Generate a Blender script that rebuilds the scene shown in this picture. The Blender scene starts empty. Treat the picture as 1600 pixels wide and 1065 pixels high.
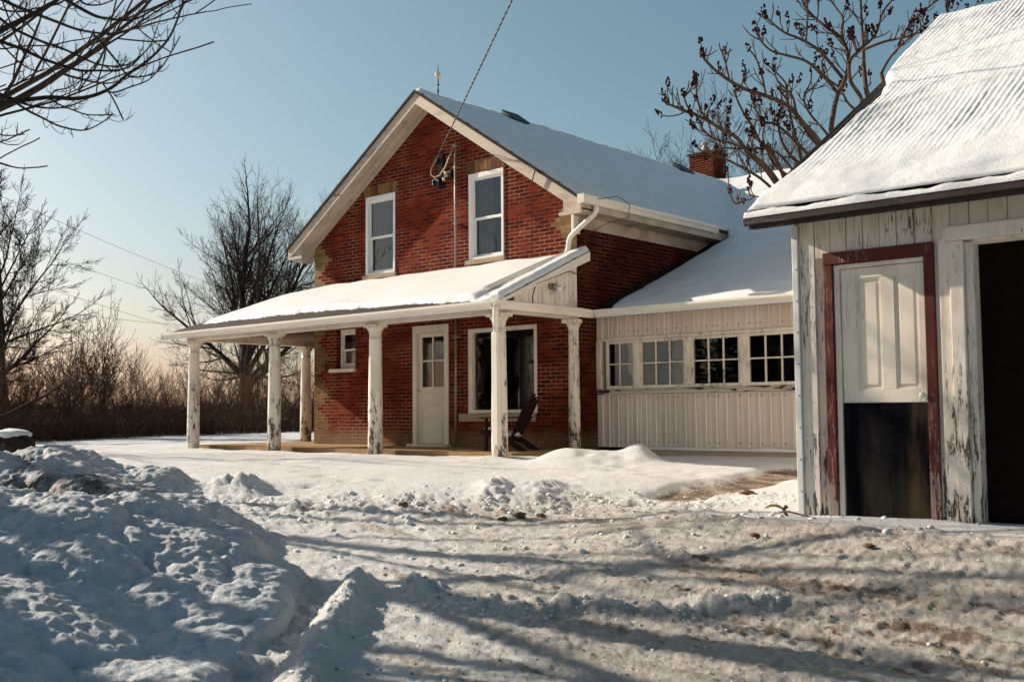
import bpy, bmesh, math, random
import numpy as np
from mathutils import Vector, Matrix
S = bpy.context.scene
COL = S.collection
R = math.radians

# ------------------------------------------------------------------ camera
CP = dict(f=1663.5456, pitch=.0663, roll=-.0078, yaw=.7241)
CAM = np.array([17.0947, -13.3461, .5936])
_fw = np.array([-math.sin(CP['yaw'])*math.cos(CP['pitch']), math.cos(CP['yaw'])*math.cos(CP['pitch']), math.sin(CP['pitch'])])
_rt = np.array([math.cos(CP['yaw']), math.sin(CP['yaw']), 0.])
_up = np.cross(_rt, _fw)
RT = _rt*math.cos(CP['roll']) + _up*math.sin(CP['roll'])
UP = _up*math.cos(CP['roll']) - _rt*math.sin(CP['roll'])
FW = _fw
cd = bpy.data.cameras.new('camera')
cam = bpy.data.objects.new('camera', cd); COL.objects.link(cam)
cd.sensor_width = 36; cd.lens = 36*CP['f']/1600
cd.clip_start = .05; cd.clip_end = 6000
cd.dof.use_dof = True; cd.dof.focus_distance = 16.5; cd.dof.aperture_fstop = 3.2
M = Matrix.Identity(4)
for i in range(3):
    M[i][0], M[i][1], M[i][2], M[i][3] = RT[i], UP[i], -FW[i], CAM[i]
cam.matrix_world = M
S.camera = cam

# ------------------------------------------------------------------ sun, sky, exposure
SUN_EL = R(25.5)
sx, sy = .9806, .196                       # horizontal travel of the light: to the right and a little onto the house front
SUN_FROM = Vector((-sx*math.cos(SUN_EL), -sy*math.cos(SUN_EL), math.sin(SUN_EL)))
w = bpy.data.worlds.new('World'); S.world = w; w.use_nodes = True
nt = w.node_tree
sk = nt.nodes.new('ShaderNodeTexSky'); sk.sky_type = 'NISHITA'; sk.sun_disc = False
sk.sun_elevation = SUN_EL; sk.sun_rotation = math.atan2(-sx, -sy)
sk.air_density = 1.0; sk.dust_density = 1.9; sk.ozone_density = 1.2
bg = nt.nodes['Background']; bg.inputs['Strength'].default_value = .064
hs = nt.nodes.new('ShaderNodeHueSaturation'); hs.inputs['Saturation'].default_value = 1.03; hs.inputs['Hue'].default_value = .467
nt.links.new(sk.outputs[0], hs.inputs['Color']); nt.links.new(hs.outputs[0], bg.inputs['Color'])
sl = bpy.data.lights.new('sun', 'SUN'); so = bpy.data.objects.new('sun', sl); COL.objects.link(so)
sl.energy = 5.0; sl.angle = R(.5); sl.color = (1, .88, .72)
so.rotation_euler = SUN_FROM.to_track_quat('Z', 'Y').to_euler(); so.location = (0, 0, 40)
S.view_settings.view_transform = 'Standard'; S.view_settings.look = 'None'
S.view_settings.exposure = .68; S.view_settings.gamma = 1
S.render.engine = 'CYCLES'
S.cycles.max_bounces = 6; S.cycles.transparent_max_bounces = 12

# ------------------------------------------------------------------ noise
_rs = np.random.RandomState(7)
_P = _rs.permutation(4096); _G = _rs.rand(4096)*2*np.pi
def _h(ix, iy, seed=0):
    return _P[(_P[(ix + seed*131) & 4095] + iy) & 4095]
def perlin(x, y, seed=0):
    x = np.asarray(x, float); y = np.asarray(y, float)
    ix = np.floor(x).astype(int); iy = np.floor(y).astype(int); fx = x-ix; fy = y-iy
    u = fx*fx*fx*(fx*(fx*6-15)+10); v = fy*fy*fy*(fy*(fy*6-15)+10)
    def g(a, b):
        t = _G[_h(ix+a, iy+b, seed)]; return np.cos(t)*(fx-a) + np.sin(t)*(fy-b)
    return ((g(0,0)*(1-u)+g(1,0)*u)*(1-v) + (g(0,1)*(1-u)+g(1,1)*u)*v)*1.5
def fbm(x, y, o=4, seed=0, gain=.5):
    r = 0; a = 1
    for k in range(o):
        r = r + a*perlin(x*2**k, y*2**k, seed+k*17); a *= gain
    return r
def lumps(x, y, seed=0):                     # rounded clods: height of the highest of the spheres round each cell point
    ix = np.floor(x).astype(int); iy = np.floor(y).astype(int); best = np.zeros_like(x)
    for a in (-1, 0, 1):
        for b in (-1, 0, 1):
            hh = _h(ix+a, iy+b, seed); px = ix+a+(hh % 64)/64; py = iy+b+(hh//64)/64
            rr = .35+.5*((hh*7) % 97)/97
            d = ((x-px)**2+(y-py)**2)/rr**2
            best = np.maximum(best, np.sqrt(np.clip(1-d, 0, 1))*rr)
    return best
def sstep(a, b, x):
    t = np.clip((x-a)/(b-a), 0, 1); return t*t*(3-2*t)

# ------------------------------------------------------------------ materials
class NT:
    def __init__(s, name):
        s.m = bpy.data.materials.new(name); s.m.use_nodes = True; s.t = s.m.node_tree
        s.b = s.t.nodes['Principled BSDF']
    def n(s, typ, **kw):
        nd = s.t.nodes.new('ShaderNode'+typ)
        for k, v in kw.items():
            if k.startswith('_'): setattr(nd, k[1:], v)
            else:
                nd.inputs[k.replace('__', ' ')].default_value = v
        return nd
    def l(s, a, b): s.t.links.new(a, b)
    def val(s, x, sock):
        if isinstance(x, (int, float)): sock.default_value = x
        else: s.l(x, sock)
    def math(s, op, a, b=0., c=0.):
        nd = s.t.nodes.new('ShaderNodeMath'); nd.operation = op
        s.val(a, nd.inputs[0]); s.val(b, nd.inputs[1]); s.val(c, nd.inputs[2])
        return nd.outputs[0]
    def mix(s, fac, a, b, mode='MIX'):
        nd = s.t.nodes.new('ShaderNodeMix'); nd.data_type = 'RGBA'; nd.blend_type = mode
        s.val(fac, nd.inputs[0])
        for x, i in ((a, 6), (b, 7)):
            if isinstance(x, tuple): nd.inputs[i].default_value = (*x, 1)
            else: s.l(x, nd.inputs[i])
        return nd.outputs[2]
    def coord(s, kind='Object'):
        return s.t.nodes.new('ShaderNodeTexCoord').outputs[kind]
    def mapping(s, vec, scale=(1,1,1), loc=(0,0,0), rot=(0,0,0)):
        nd = s.t.nodes.new('ShaderNodeMapping'); s.l(vec, nd.inputs[0])
        nd.inputs['Scale'].default_value = scale; nd.inputs['Location'].default_value = loc; nd.inputs['Rotation'].default_value = rot
        return nd.outputs[0]
    def noise(s, vec, scale=5, detail=4, rough=.55):
        nd = s.n('TexNoise', Scale=scale, Detail=detail, Roughness=rough); s.l(vec, nd.inputs['Vector'])
        return nd.outputs['Fac']
    def ramp(s, fac, stops):
        nd = s.t.nodes.new('ShaderNodeValToRGB'); e = nd.color_ramp.elements
        while len(e) < len(stops): e.new(.5)
        for k, (p, c) in enumerate(stops):
            e[k].position = p; e[k].color = (*c, 1) if isinstance(c, tuple) else (c, c, c, 1)
        s.l(fac, nd.inputs[0]); return nd.outputs[0]
    def step(s, x, a, b):
        nd = s.t.nodes.new('ShaderNodeMapRange'); nd.interpolation_type = 'SMOOTHSTEP'
        s.l(x, nd.inputs[0]); nd.inputs[1].default_value = a; nd.inputs[2].default_value = b
        return nd.outputs[0]
    def bump(s, h, dist=.01, strength=1.):
        nd = s.n('Bump', Distance=dist, Strength=strength); s.l(h, nd.inputs['Height'])
        s.l(nd.outputs[0], s.b.inputs['Normal']); return nd
    def out(s, col=None, rough=.7, spec=.3, metal=0.):
        if col is not None:
            if isinstance(col, tuple): s.b.inputs['Base Color'].default_value = (*col, 1)
            else: s.l(col, s.b.inputs['Base Color'])
        s.val(rough, s.b.inputs['Roughness']); s.b.inputs['Specular IOR Level'].default_value = spec
        s.b.inputs['Metallic'].default_value = metal
        return s.m

SNOW = (.77, .77, .775)
def m_snow(name='snow', grain=.004):
    t = NT(name); c = t.coord()
    big = t.noise(c, 2.2, 3); f1 = t.noise(c, 55, 4, .65); f2 = t.noise(c, 260, 2)
    h = t.math('ADD', t.math('MULTIPLY', f1, 1.), t.math('MULTIPLY', f2, .35))
    t.bump(h, grain*3, .8)
    col = t.mix(t.step(big, .35, .75), SNOW, (.72, .72, .725))
    return t.out(col, .55, .25)
def m_ground():
    t = NT('ground_snow'); c = t.coord()
    at = t.t.nodes.new('ShaderNodeAttribute'); at.attribute_name = 'dirt'
    sp = t.t.nodes.new('ShaderNodeSeparateColor'); t.l(at.outputs['Color'], sp.inputs[0])
    soil, grime, straw = sp.outputs[0], sp.outputs[1], sp.outputs[2]
    n1 = t.noise(c, 26, 5, .7); n2 = t.noise(c, 90, 4, .7); n3 = t.noise(c, 300, 2)
    brk = t.math('ADD', t.math('MULTIPLY', n1, .6), t.math('MULTIPLY', n2, .5))
    soilf = t.math('MULTIPLY', t.step(t.math('ADD', soil, t.math('MULTIPLY', t.math('SUBTRACT', brk, .55), 1.3)), .40, .74), .88)
    dirtcol = t.ramp(n2, [(.3, (.05, .028, .015)), (.55, (.14, .082, .045)), (.75, (.26, .175, .11))])
    grim = t.mix(t.step(t.math('ADD', t.math('MULTIPLY', n1, .5), t.math('MULTIPLY', n2, .5)), .36, .64), (.33, .275, .225), (.68, .625, .56))
    gfac = t.math('MULTIPLY', grime, t.math('ADD', .15, t.math('MULTIPLY', t.math('ADD', n1, n2), .85)))
    strawc = t.ramp(n2, [(.35, (.13, .07, .03)), (.6, (.42, .27, .12))])
    col = t.mix(gfac, SNOW, grim)
    col = t.mix(t.math('MULTIPLY', t.step(t.math('ADD', straw, t.math('MULTIPLY', t.math('SUBTRACT', brk, .55), 1.2)), .35, .6), .8), col, strawc)
    col = t.mix(soilf, col, dirtcol)
    h = t.math('ADD', t.math('ADD', n1, t.math('MULTIPLY', n2, .6)), t.math('MULTIPLY', n3, .2))
    t.bump(h, .034, 1.)
    return t.out(col, t.math('SUBTRACT', .7, t.math('MULTIPLY', grime, .2)), .3)
def m_bank(name, dirty):
    t = NT(name); c = t.coord()
    at = t.t.nodes.new('ShaderNodeAttribute'); at.attribute_name = 'dirt'
    n1 = t.noise(c, 9, 5, .65); n2 = t.noise(c, 45, 4, .7); n3 = t.noise(c, 170, 2)
    f = t.step(t.math('ADD', at.outputs['Fac'], t.math('MULTIPLY', t.math('SUBTRACT', t.math('ADD', t.math('MULTIPLY', n1, .5), t.math('MULTIPLY', n2, .5)), .5), 1.6)), .35, .75)
    dc = t.ramp(n2, [(.3, (.022, .016, .013)), (.7, (.12, .085, .065))])
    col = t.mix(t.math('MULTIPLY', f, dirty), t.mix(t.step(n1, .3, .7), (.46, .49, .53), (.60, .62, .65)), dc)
    t.bump(t.math('ADD', t.math('ADD', n1, t.math('MULTIPLY', n2, .8)), t.math('MULTIPLY', n3, .35)), .035, .9)
    return t.out(col, .6, .25)
def m_paint(name, col, under=(.16,.12,.09), amount=.5, scale=7., vstretch=4., zlow=None, axis='z', rough=.6, dirt=.35):
    """old paint: stretched flakes show what is under it; zlow=(z0,z1) flakes more towards z0"""
    t = NT(name); c = t.coord()
    sc = {'z': (1,1,1/vstretch), 'x': (1/vstretch,1,1), 'y': (1,1/vstretch,1)}[axis]
    v = t.mapping(c, sc)
    a = t.noise(v, scale, 6, .68); b = t.noise(v, scale*5, 3, .6); g = t.noise(c, 1.3, 3)
    s = t.math('ADD', t.math('MULTIPLY', a, .72), t.math('MULTIPLY', b, .28))
    s = t.math('ADD', s, t.math('MULTIPLY', t.math('SUBTRACT', g, .5), .25))
    if zlow:
        sep = t.t.nodes.new('ShaderNodeSeparateXYZ'); t.l(c, sep.inputs[0])
        s = t.math('ADD', s, t.math('MULTIPLY', t.math('SUBTRACT', 1., t.step(sep.outputs[2], zlow[0], zlow[1])), zlow[2] if len(zlow) > 2 else .13))
    th = .78-.3*amount
    f = t.step(s, th, th+.03)
    grime = t.noise(v, scale*.6, 5, .6)
    ck = t.noise(t.mapping(c, {'z': (1,1,.07), 'x': (.07,1,1), 'y': (1,.07,1)}[axis]), 34, 3, .6)
    ckm = t.math('MULTIPLY', t.math('SUBTRACT', 1., t.step(t.math('ABSOLUTE', t.math('SUBTRACT', ck, .5)), .004, .022)), t.step(t.math('ADD', g, t.math('MULTIPLY', t.math('SUBTRACT', a, .5), .8)), .5-.1*amount, .66-.1*amount))
    f = t.math('MAXIMUM', f, t.math('MULTIPLY', ckm, min(1., amount*1.7)))
    pc = t.mix(t.math('MULTIPLY', t.step(grime, .42, .8), dirt), col, tuple(x*.55 for x in under) if sum(under) > .5 else (.3,.24,.17))
    uc = t.mix(b, under, tuple(x*.35 for x in under))
    t.bump(t.math('SUBTRACT', 1., f), .003, .9)
    return t.out(t.mix(f, pc, uc), rough, .3)
def m_plain(name, col, rough=.6, spec=.3, metal=0., var=.25, scale=12):
    t = NT(name); c = t.coord(); n = t.noise(c, scale, 5, .6)
    t.bump(n, .002, .4)
    return t.out(t.mix(t.math('MULTIPLY', n, 1.), tuple(x*(1-var) for x in col), tuple(min(1, x*(1+var)) for x in col)), rough, spec, metal)
def m_brick(name, ax, quoins=(), low=True, dark=1.):
    """ax 0: wall in the XZ plane, 1: YZ plane. quoins: (edge coordinate, direction, zmin, zmax) toothed buff corners"""
    t = NT(name); c = t.coord('Object')
    sep = t.t.nodes.new('ShaderNodeSeparateXYZ'); t.l(c, sep.inputs[0])
    H, L = .0655, .215
    u, z = (sep.outputs[ax] if ax < 2 else t.math('ADD', sep.outputs[0], sep.outputs[1])), sep.outputs[2]
    wob = t.noise(c, 1.7, 2)
    cmb = t.t.nodes.new('ShaderNodeCombineXYZ'); t.l(u, cmb.inputs[0])
    t.l(t.math('ADD', z, t.math('MULTIPLY', wob, .012)), cmb.inputs[1])
    br = t.n('TexBrick', Scale=1., Mortar__Size=.0062, Mortar__Smooth=.25, Bias=0., Brick__Width=L, Row__Height=H)
    br.inputs['Color1'].default_value = (0,0,0,1); br.inputs['Color2'].default_value = (1,1,1,1); br.inputs['Mortar'].default_value = (.5,.5,.5,1)
    t.l(cmb.outputs[0], br.inputs['Vector'])
    rnd = br.outputs['Color']; mort = br.outputs['Fac']
    n = t.noise(c, 3.2, 5, .6); nf = t.noise(c, 60, 4, .7); nm = t.noise(c, 1.1, 4, .6)
    red = t.ramp(rnd, [(.0, (.105, .014, .010)), (.35, (.18, .020, .010)), (.7, (.25, .028, .012)), (1., (.31, .050, .020))])
    red = t.mix(t.math('MULTIPLY', t.step(n, .42, .75), .5), red, (.12, .014, .010))
    buff = t.ramp(rnd, [(0., (.27, .155, .065)), (.5, (.37, .23, .10)), (1., (.44, .29, .14))])
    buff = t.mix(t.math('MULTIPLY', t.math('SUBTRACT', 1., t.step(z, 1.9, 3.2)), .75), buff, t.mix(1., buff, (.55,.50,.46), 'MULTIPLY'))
    m = None
    for (e, dr, z0, z1) in quoins:
        row = t.math('FLOOR', t.math('DIVIDE', z, H))
        tri = t.math('PINGPONG', t.math('MULTIPLY', row, 1.), 5.)
        wid = t.math('ADD', .06, t.math('MULTIPLY', tri, .085))
        dist = t.math('MULTIPLY', t.math('SUBTRACT', u, e), dr)
        dq = t.math('MULTIPLY', t.math('FLOOR', t.math('DIVIDE', dist, L*.5)), L*.5)
        k = t.math('MULTIPLY', t.math('LESS_THAN', dq, wid), t.math('MULTIPLY', t.math('GREATER_THAN', z, z0), t.math('LESS_THAN', z, z1)))
        m = k if m is None else t.math('MAXIMUM', m, k)
    col = red if m is None else t.mix(t.math('MULTIPLY', m, .93), red, buff)
    if low:
        col = t.mix(t.math('MULTIPLY', t.math('SUBTRACT', 1., t.step(t.math('ADD', z, t.math('MULTIPLY', n, .25)), .22, .5)), .75), col, (.34, .22, .12))
    big = t.noise(t.mapping(c, (1,1,.7)), .55, 4, .62)
    col = t.mix(t.math('MULTIPLY', t.step(big, .40, .62), .55), col, t.mix(1., col, (.45,.42,.45), 'MULTIPLY'))
    col = t.mix(t.math('MULTIPLY', t.step(nf, .5, .8), .35), col, (.06, .03, .022))
    mc = t.mix(t.step(nm, .40, .62), (.13, .062, .04), (.38, .26, .18))
    mc = t.mix(t.math('MULTIPLY', t.step(nf, .45, .7), .5), mc, (.16, .07, .045))
    # thin white smears of old mortar
    sm = t.math('MULTIPLY', t.step(t.noise(t.mapping(c, (1,1,2.2)), 7, 3, .5), .66, .7), t.step(nm, .5, .6))
    col = t.mix(t.math('MULTIPLY', sm, .35), col, (.55, .42, .33))
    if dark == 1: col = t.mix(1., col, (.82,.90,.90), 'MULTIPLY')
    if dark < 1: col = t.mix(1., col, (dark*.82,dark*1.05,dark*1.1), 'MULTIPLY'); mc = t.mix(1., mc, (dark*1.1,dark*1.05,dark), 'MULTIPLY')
    fc = t.mix(mort, col, mc)
    hh = t.math('ADD', t.math('MULTIPLY', t.math('SUBTRACT', 1., mort), 1.), t.math('MULTIPLY', nf, .35))
    t.bump(hh, .007, 1.)
    return t.out(fc, .9, .04)
def m_glass(name='window_glass'):
    t = NT(name); t.b.inputs['Base Color'].default_value = (.01,.01,.012,1)
    gl = t.n('BsdfGlossy', Roughness=.015); gl.inputs['Color'].default_value = (.95,.97,1,1)
    tr = t.n('BsdfTransparent'); tr.inputs['Color'].default_value = (.72,.75,.76,1)
    fr = t.n('Fresnel', IOR=1.55); mx = t.t.nodes.new('ShaderNodeMixShader')
    n = t.noise(t.coord(), 1.8, 2); bp = t.n('Bump', Distance=.02, Strength=.18); t.l(n, bp.inputs['Height'])
    t.l(bp.outputs[0], gl.inputs['Normal'])
    f = t.math('MINIMUM', t.math('MULTIPLY', fr.outputs[0], 1.5), 1.)
    t.l(f, mx.inputs[0]); t.l(tr.outputs[0], mx.inputs[1]); t.l(gl.outputs[0], mx.inputs[2])
    t.l(mx.outputs[0], t.t.nodes['Material Output'].inputs['Surface'])
    return t.m
def m_shingle():
    t = NT('old_shingles'); c = t.coord()
    br = t.n('TexBrick', Scale=1., Mortar__Size=.006, Brick__Width=.3, Row__Height=.11, Bias=0.)
    br.inputs['Color1'].default_value = (.020,.013,.010,1); br.inputs['Color2'].default_value = (.06,.038,.026,1); br.inputs['Mortar'].default_value = (.012,.01,.009,1)
    t.l(c, br.inputs['Vector']); n = t.noise(c, 40, 4, .7)
    t.bump(t.math('ADD', t.math('SUBTRACT', 1., br.outputs['Fac']), n), .008, 1.)
    return t.out(t.mix(t.math('MULTIPLY', n, .5), br.outputs['Color'], (.05,.04,.034)), .9, .2)
def m_bark(name, a, b, scale=14):
    t = NT(name); c = t.coord(); n = t.noise(t.mapping(c, (1,1,.25)), scale, 6, .7)
    t.bump(n, .02, .8)
    return t.out(t.ramp(n, [(.3, a), (.7, b)]), .9, .15)

MT = dict(
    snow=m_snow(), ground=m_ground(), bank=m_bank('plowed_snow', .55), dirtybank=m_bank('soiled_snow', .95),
    brickF=m_brick('brick_front', 0, ((0, 1, -.1, 4.4), (6.69, -1, 2.9, 4.4))),
    brickS=m_brick('brick_side_shaded', 1, (), True, .40),  # browner brick with some of the side wall's shade in its colour
    brickC=m_brick('brick_chimney_shaded', 2, (), False, .38),  # the chimney's shade is put into a darker brick colour
    white=m_paint('white_paint', (.78,.72,.62), (.30,.23,.16), .35, 6, 3, dirt=.3),
    column=m_paint('column_paint', (.80,.74,.64), (.17,.12,.09), .62, 11, 3.2, (-.3, 1.5, .10), dirt=.3),
    rake=m_paint('rake_paint', (.54,.45,.36), (.24,.18,.13), .5, 4, 6, axis='x', dirt=.6),
    gutter=m_paint('gutter_enamel', (.82,.76,.67), (.35,.26,.17), .1, 3, 4, axis='x', rough=.4, dirt=.25),
    vinyl=m_plain('white_vinyl', (.80,.80,.78), .4, .4, var=.05, scale=3),
    door=m_paint('door_paint', (.78,.71,.60), (.4,.33,.25), .12, 4, 5, dirt=.25),
    shinside=m_plain('porch_ceiling_boards', (.17,.10,.06), .8),
    siding=m_paint('steel_siding', (.72,.62,.54), (.33,.24,.16), .12, 2.5, 9, rough=.45, dirt=.4),
    screw=m_plain('rusty_screw', (.07,.045,.03), .7),
    sash=m_paint('sash_paint', (.78,.69,.57), (.10,.065,.045), .62, 15, 3, dirt=.55),
    sill=m_paint('sill_paint', (.58,.51,.43), (.055,.035,.025), .92, 7, 6, axis='x', dirt=.6),
    buffstone=m_plain('buff_stone', (.40,.31,.215), .85, .2, var=.3),
    buffA=m_plain('buff_brick_a', (.25,.135,.055), .85, .1), buffB=m_plain('buff_brick_b', (.17,.080,.036), .85, .1), buffC=m_plain('buff_brick_c', (.11,.045,.024), .85, .2),
    mortar=m_plain('mortar', (.42,.33,.24), .9, .1),
    glass=m_glass(), dark=m_plain('dark_room', (.02,.018,.017), .9, .1),
    curtain=m_plain('grey_curtain', (.30,.30,.31), .9, .1, var=.2, scale=5), blind=m_plain('pale_board', (.78,.70,.63), .8, .2, var=.12, scale=4),
    shingle=m_shingle(), roofedge=m_plain('shingle_edge', (.035,.028,.026), .9, .2),
    metal=m_plain('grey_pipe', (.30,.25,.22), .5, .4, .3), black=m_plain('black_iron', (.012,.012,.014), .5, .4),
    copper=m_plain('copper_wire', (.42,.25,.12), .5, .4), cable=m_plain('cable_sheath', (.03,.028,.026), .6),
    brass=m_plain('lightning_ball', (.66,.52,.30), .35, .5), bulb=m_plain('bulb_glass', (.75,.72,.66), .15, .6, var=.05),
    plank=m_paint('plank_paint', (.80,.73,.64), (.12,.10,.085), .58, 18, 8, (-.35, .5, .09), dirt=.5),
    post=m_paint('post_paint', (.80,.73,.64), (.13,.10,.075), .62, 22, 5, (-.3, 1.0, .09), dirt=.5),
    red=m_paint('red_paint', (.095,.012,.007), (.40,.32,.27), .46, 12, 4, (-.3, .85, .17), dirt=0.),
    trim=m_plain('corner_trim', (.72,.72,.70), .45, .4, var=.08, scale=4),
    garagedoor=m_paint('garage_door_paint', (.86,.78,.67), (.3,.25,.2), .22, 5, 6, dirt=.4),
    bigdoor=m_plain('dark_brown_door', (.009,.005,.005), .85, .06), fascia=m_paint('fascia_wood', (.045,.028,.024), (.20,.17,.155), .72, 12, 9, axis='x', dirt=0.),
    tin=m_plain('rusty_tin', (.08,.055,.045), .7, .3), chairwood=m_plain('chair_wood', (.018,.009,.008), .7, .2, var=.4),
    porchfloor=m_plain('porch_floor', (.34,.21,.10), .85, .2, var=.35, scale=6), rock=m_plain('dark_rock', (.03,.024,.02), .9, .2, var=.5, scale=7),
    soil=m_plain('frozen_soil', (.15,.085,.045), .95, .1, var=.6, scale=20), leaf=m_plain('dead_leaf', (.30,.17,.06), .8, .2, var=.4),
    bark=m_bark('grey_brown_bark', (.022,.016,.012), (.085,.06,.045)), farbark=m_bark('dark_bark', (.018,.012,.010), (.06,.042,.032)),
    shrub=m_bark('shrub_twigs', (.045,.025,.016), (.17,.095,.056), 5), sumac=m_bark('sumac_bark', (.035,.02,.014), (.13,.08,.055), 20),
    crumb=m_plain('snow_crumb', (.66,.645,.625), .7, .2, var=.06, scale=30),
    needles=m_plain('spruce_needles', (.018,.03,.016), .8, .2, var=.4, scale=3),
    berry=m_plain('sumac_seed', (.035,.010,.011), .9, .1, var=.5, scale=60), pole=m_bark('pole_wood', (.05,.04,.03), (.12,.10,.08)),
)
def kick():
    t = NT('black_kick_panel'); c = t.coord(); n = t.noise(t.mapping(c, (1,1,.18)), 6, 6, .65); n2 = t.noise(c, 3.5, 4)
    sep = t.t.nodes.new('ShaderNodeSeparateXYZ'); t.l(c, sep.inputs[0])
    worn = t.math('MULTIPLY', t.step(sep.outputs[0], 13.78, 13.84), t.step(n, .35, .7))
    low = t.math('SUBTRACT', 1., t.step(t.math('ADD', sep.outputs[2], t.math('MULTIPLY', n2, .5)), -.05, .45))
    col = t.mix(t.math('MULTIPLY', worn, .8), t.mix(t.step(n, .35, .7), (.006,.006,.008), (.020,.018,.019)), (.085,.055,.032))
    col = t.mix(t.math('MULTIPLY', t.math('MULTIPLY', low, t.step(n, .35, .65)), .4), col, (.05,.042,.018))
    t.bump(n, .006, .9)
    return t.out(col, 1., 0.)
MT['kick'] = kick()

# ------------------------------------------------------------------ mesh builder
class MB:
    def __init__(s): s.v = []; s.f = []; s.m = []; s.sm = []
    def add(s, vs, fs, mi=0, smooth=False):
        k = len(s.v); s.v += [tuple(float(c) for c in p) for p in vs]
        for f in fs: s.f.append([k+i for i in f]); s.m.append(mi); s.sm.append(smooth)
    def box(s, a, b, mi=0):
        x0,y0,z0 = a; x1,y1,z1 = b
        s.add([(x0,y0,z0),(x1,y0,z0),(x1,y1,z0),(x0,y1,z0),(x0,y0,z1),(x1,y0,z1),(x1,y1,z1),(x0,y1,z1)],
              [(0,3,2,1),(4,5,6,7),(0,1,5,4),(1,2,6,5),(2,3,7,6),(3,0,4,7)], mi)
    def prism(s, poly, d, mi=0):                     # polygon of 3-D points swept by vector d
        n = len(poly); d = Vector(d); P = [Vector(p) for p in poly]
        s.add([*P, *[p+d for p in P]], [tuple(range(n))[::-1], tuple(range(n, 2*n))] + [(i, (i+1) % n, n+(i+1) % n, n+i) for i in range(n)], mi)
    def quad(s, a, b, c, d, mi=0): s.add([a,b,c,d], [(0,1,2,3)], mi)
    def tube(s, pts, rad, n=8, mi=0, caps=True, smooth=True):
        P = [Vector(p) for p in pts]
        if isinstance(rad, (int, float)): rad = [rad]*len(P)
        base = len(s.v); prev = None
        for i, p in enumerate(P):
            t = (P[min(i+1, len(P)-1)]-P[max(i-1, 0)])
            t = t.normalized() if t.length > 1e-9 else Vector((0,0,1))
            if prev is None:
                a = t.orthogonal().normalized()
            else:
                a = prev - t*prev.dot(t); a = a.normalized() if a.length > 1e-6 else t.orthogonal().normalized()
            prev = a; b = t.cross(a)
            for k in range(n):
                q = p + (a*math.cos(2*math.pi*k/n) + b*math.sin(2*math.pi*k/n))*rad[i]
                s.v.append((q.x, q.y, q.z))
        for i in range(len(P)-1):
            for k in range(n):
                s.f.append([base+i*n+k, base+i*n+(k+1) % n, base+(i+1)*n+(k+1) % n, base+(i+1)*n+k]); s.m.append(mi); s.sm.append(smooth)
        if caps:
            s.f.append([base+k for k in range(n)][::-1]); s.m.append(mi); s.sm.append(False)
            s.f.append([base+(len(P)-1)*n+k for k in range(n)]); s.m.append(mi); s.sm.append(False)
    def lathe(s, c, prof, n=20, mi=0):               # prof: (radius, z)
        base = len(s.v); x, y = c
        for r, z in prof:
            for k in range(n): s.v.append((x+r*math.cos(2*math.pi*k/n), y+r*math.sin(2*math.pi*k/n), z))
        for i in range(len(prof)-1):
            for k in range(n):
                s.f.append([base+i*n+k, base+i*n+(k+1) % n, base+(i+1)*n+(k+1) % n, base+(i+1)*n+k]); s.m.append(mi); s.sm.append(True)
        s.f.append([base+k for k in range(n)][::-1]); s.m.append(mi); s.sm.append(False)
        s.f.append([base+(len(prof)-1)*n+k for k in range(n)]); s.m.append(mi); s.sm.append(False)
    def blob(s, c, r, seed=0, sub=2, sc=(1,1,1), rough=.35, mi=0):
        bm = bmesh.new(); bmesh.ops.create_icosphere(bm, subdivisions=sub, radius=1)
        rr = random.Random(seed); ox, oy = rr.random()*50, rr.random()*50
        vs = []
        for v in bm.verts:
            k = 1+rough*float(perlin(v.co.x*1.6+ox, v.co.y*1.6+v.co.z*1.9+oy))+rough*.4*float(perlin(v.co.x*4+oy, v.co.z*4+v.co.y*3+ox))
            vs.append((c[0]+v.co.x*r*k*sc[0], c[1]+v.co.y*r*k*sc[1], c[2]+v.co.z*r*k*sc[2]))
        s.add(vs, [[v.index for v in f.verts] for f in bm.faces], mi, True); bm.free()
    def build(s, name, mat, parent=None, bevel=0., off=(0,0,0)):
        me = bpy.data.meshes.new(name)
        v = s.v if off == (0,0,0) else [(p[0]-off[0], p[1]-off[1], p[2]-off[2]) for p in s.v]
        me.from_pydata(v, [], s.f)
        for m_ in (mat if isinstance(mat, (list, tuple)) else [mat]): me.materials.append(MT[m_])
        me.polygons.foreach_set('material_index', s.m); me.polygons.foreach_set('use_smooth', s.sm); me.update()
        o = bpy.data.objects.new(name, me); COL.objects.link(o)
        if parent: o.parent = parent
        if off != (0,0,0) and not parent: o.location = off
        if bevel:
            b = o.modifiers.new('bevel', 'BEVEL'); b.width = bevel; b.segments = 2; b.limit_method = 'ANGLE'; b.angle_limit = R(50)
        return o
def tag(o, label=None, cat=None, group=None, kind=None):
    if label: o['label'] = label
    if cat: o['category'] = cat
    if group: o['group'] = group
    if kind: o['kind'] = kind
    return o
def empty(name, loc, label, cat, group=None):
    o = bpy.data.objects.new(name, None); COL.objects.link(o); o.location = loc; o.empty_display_size = .2
    return tag(o, label, cat, group)
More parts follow.
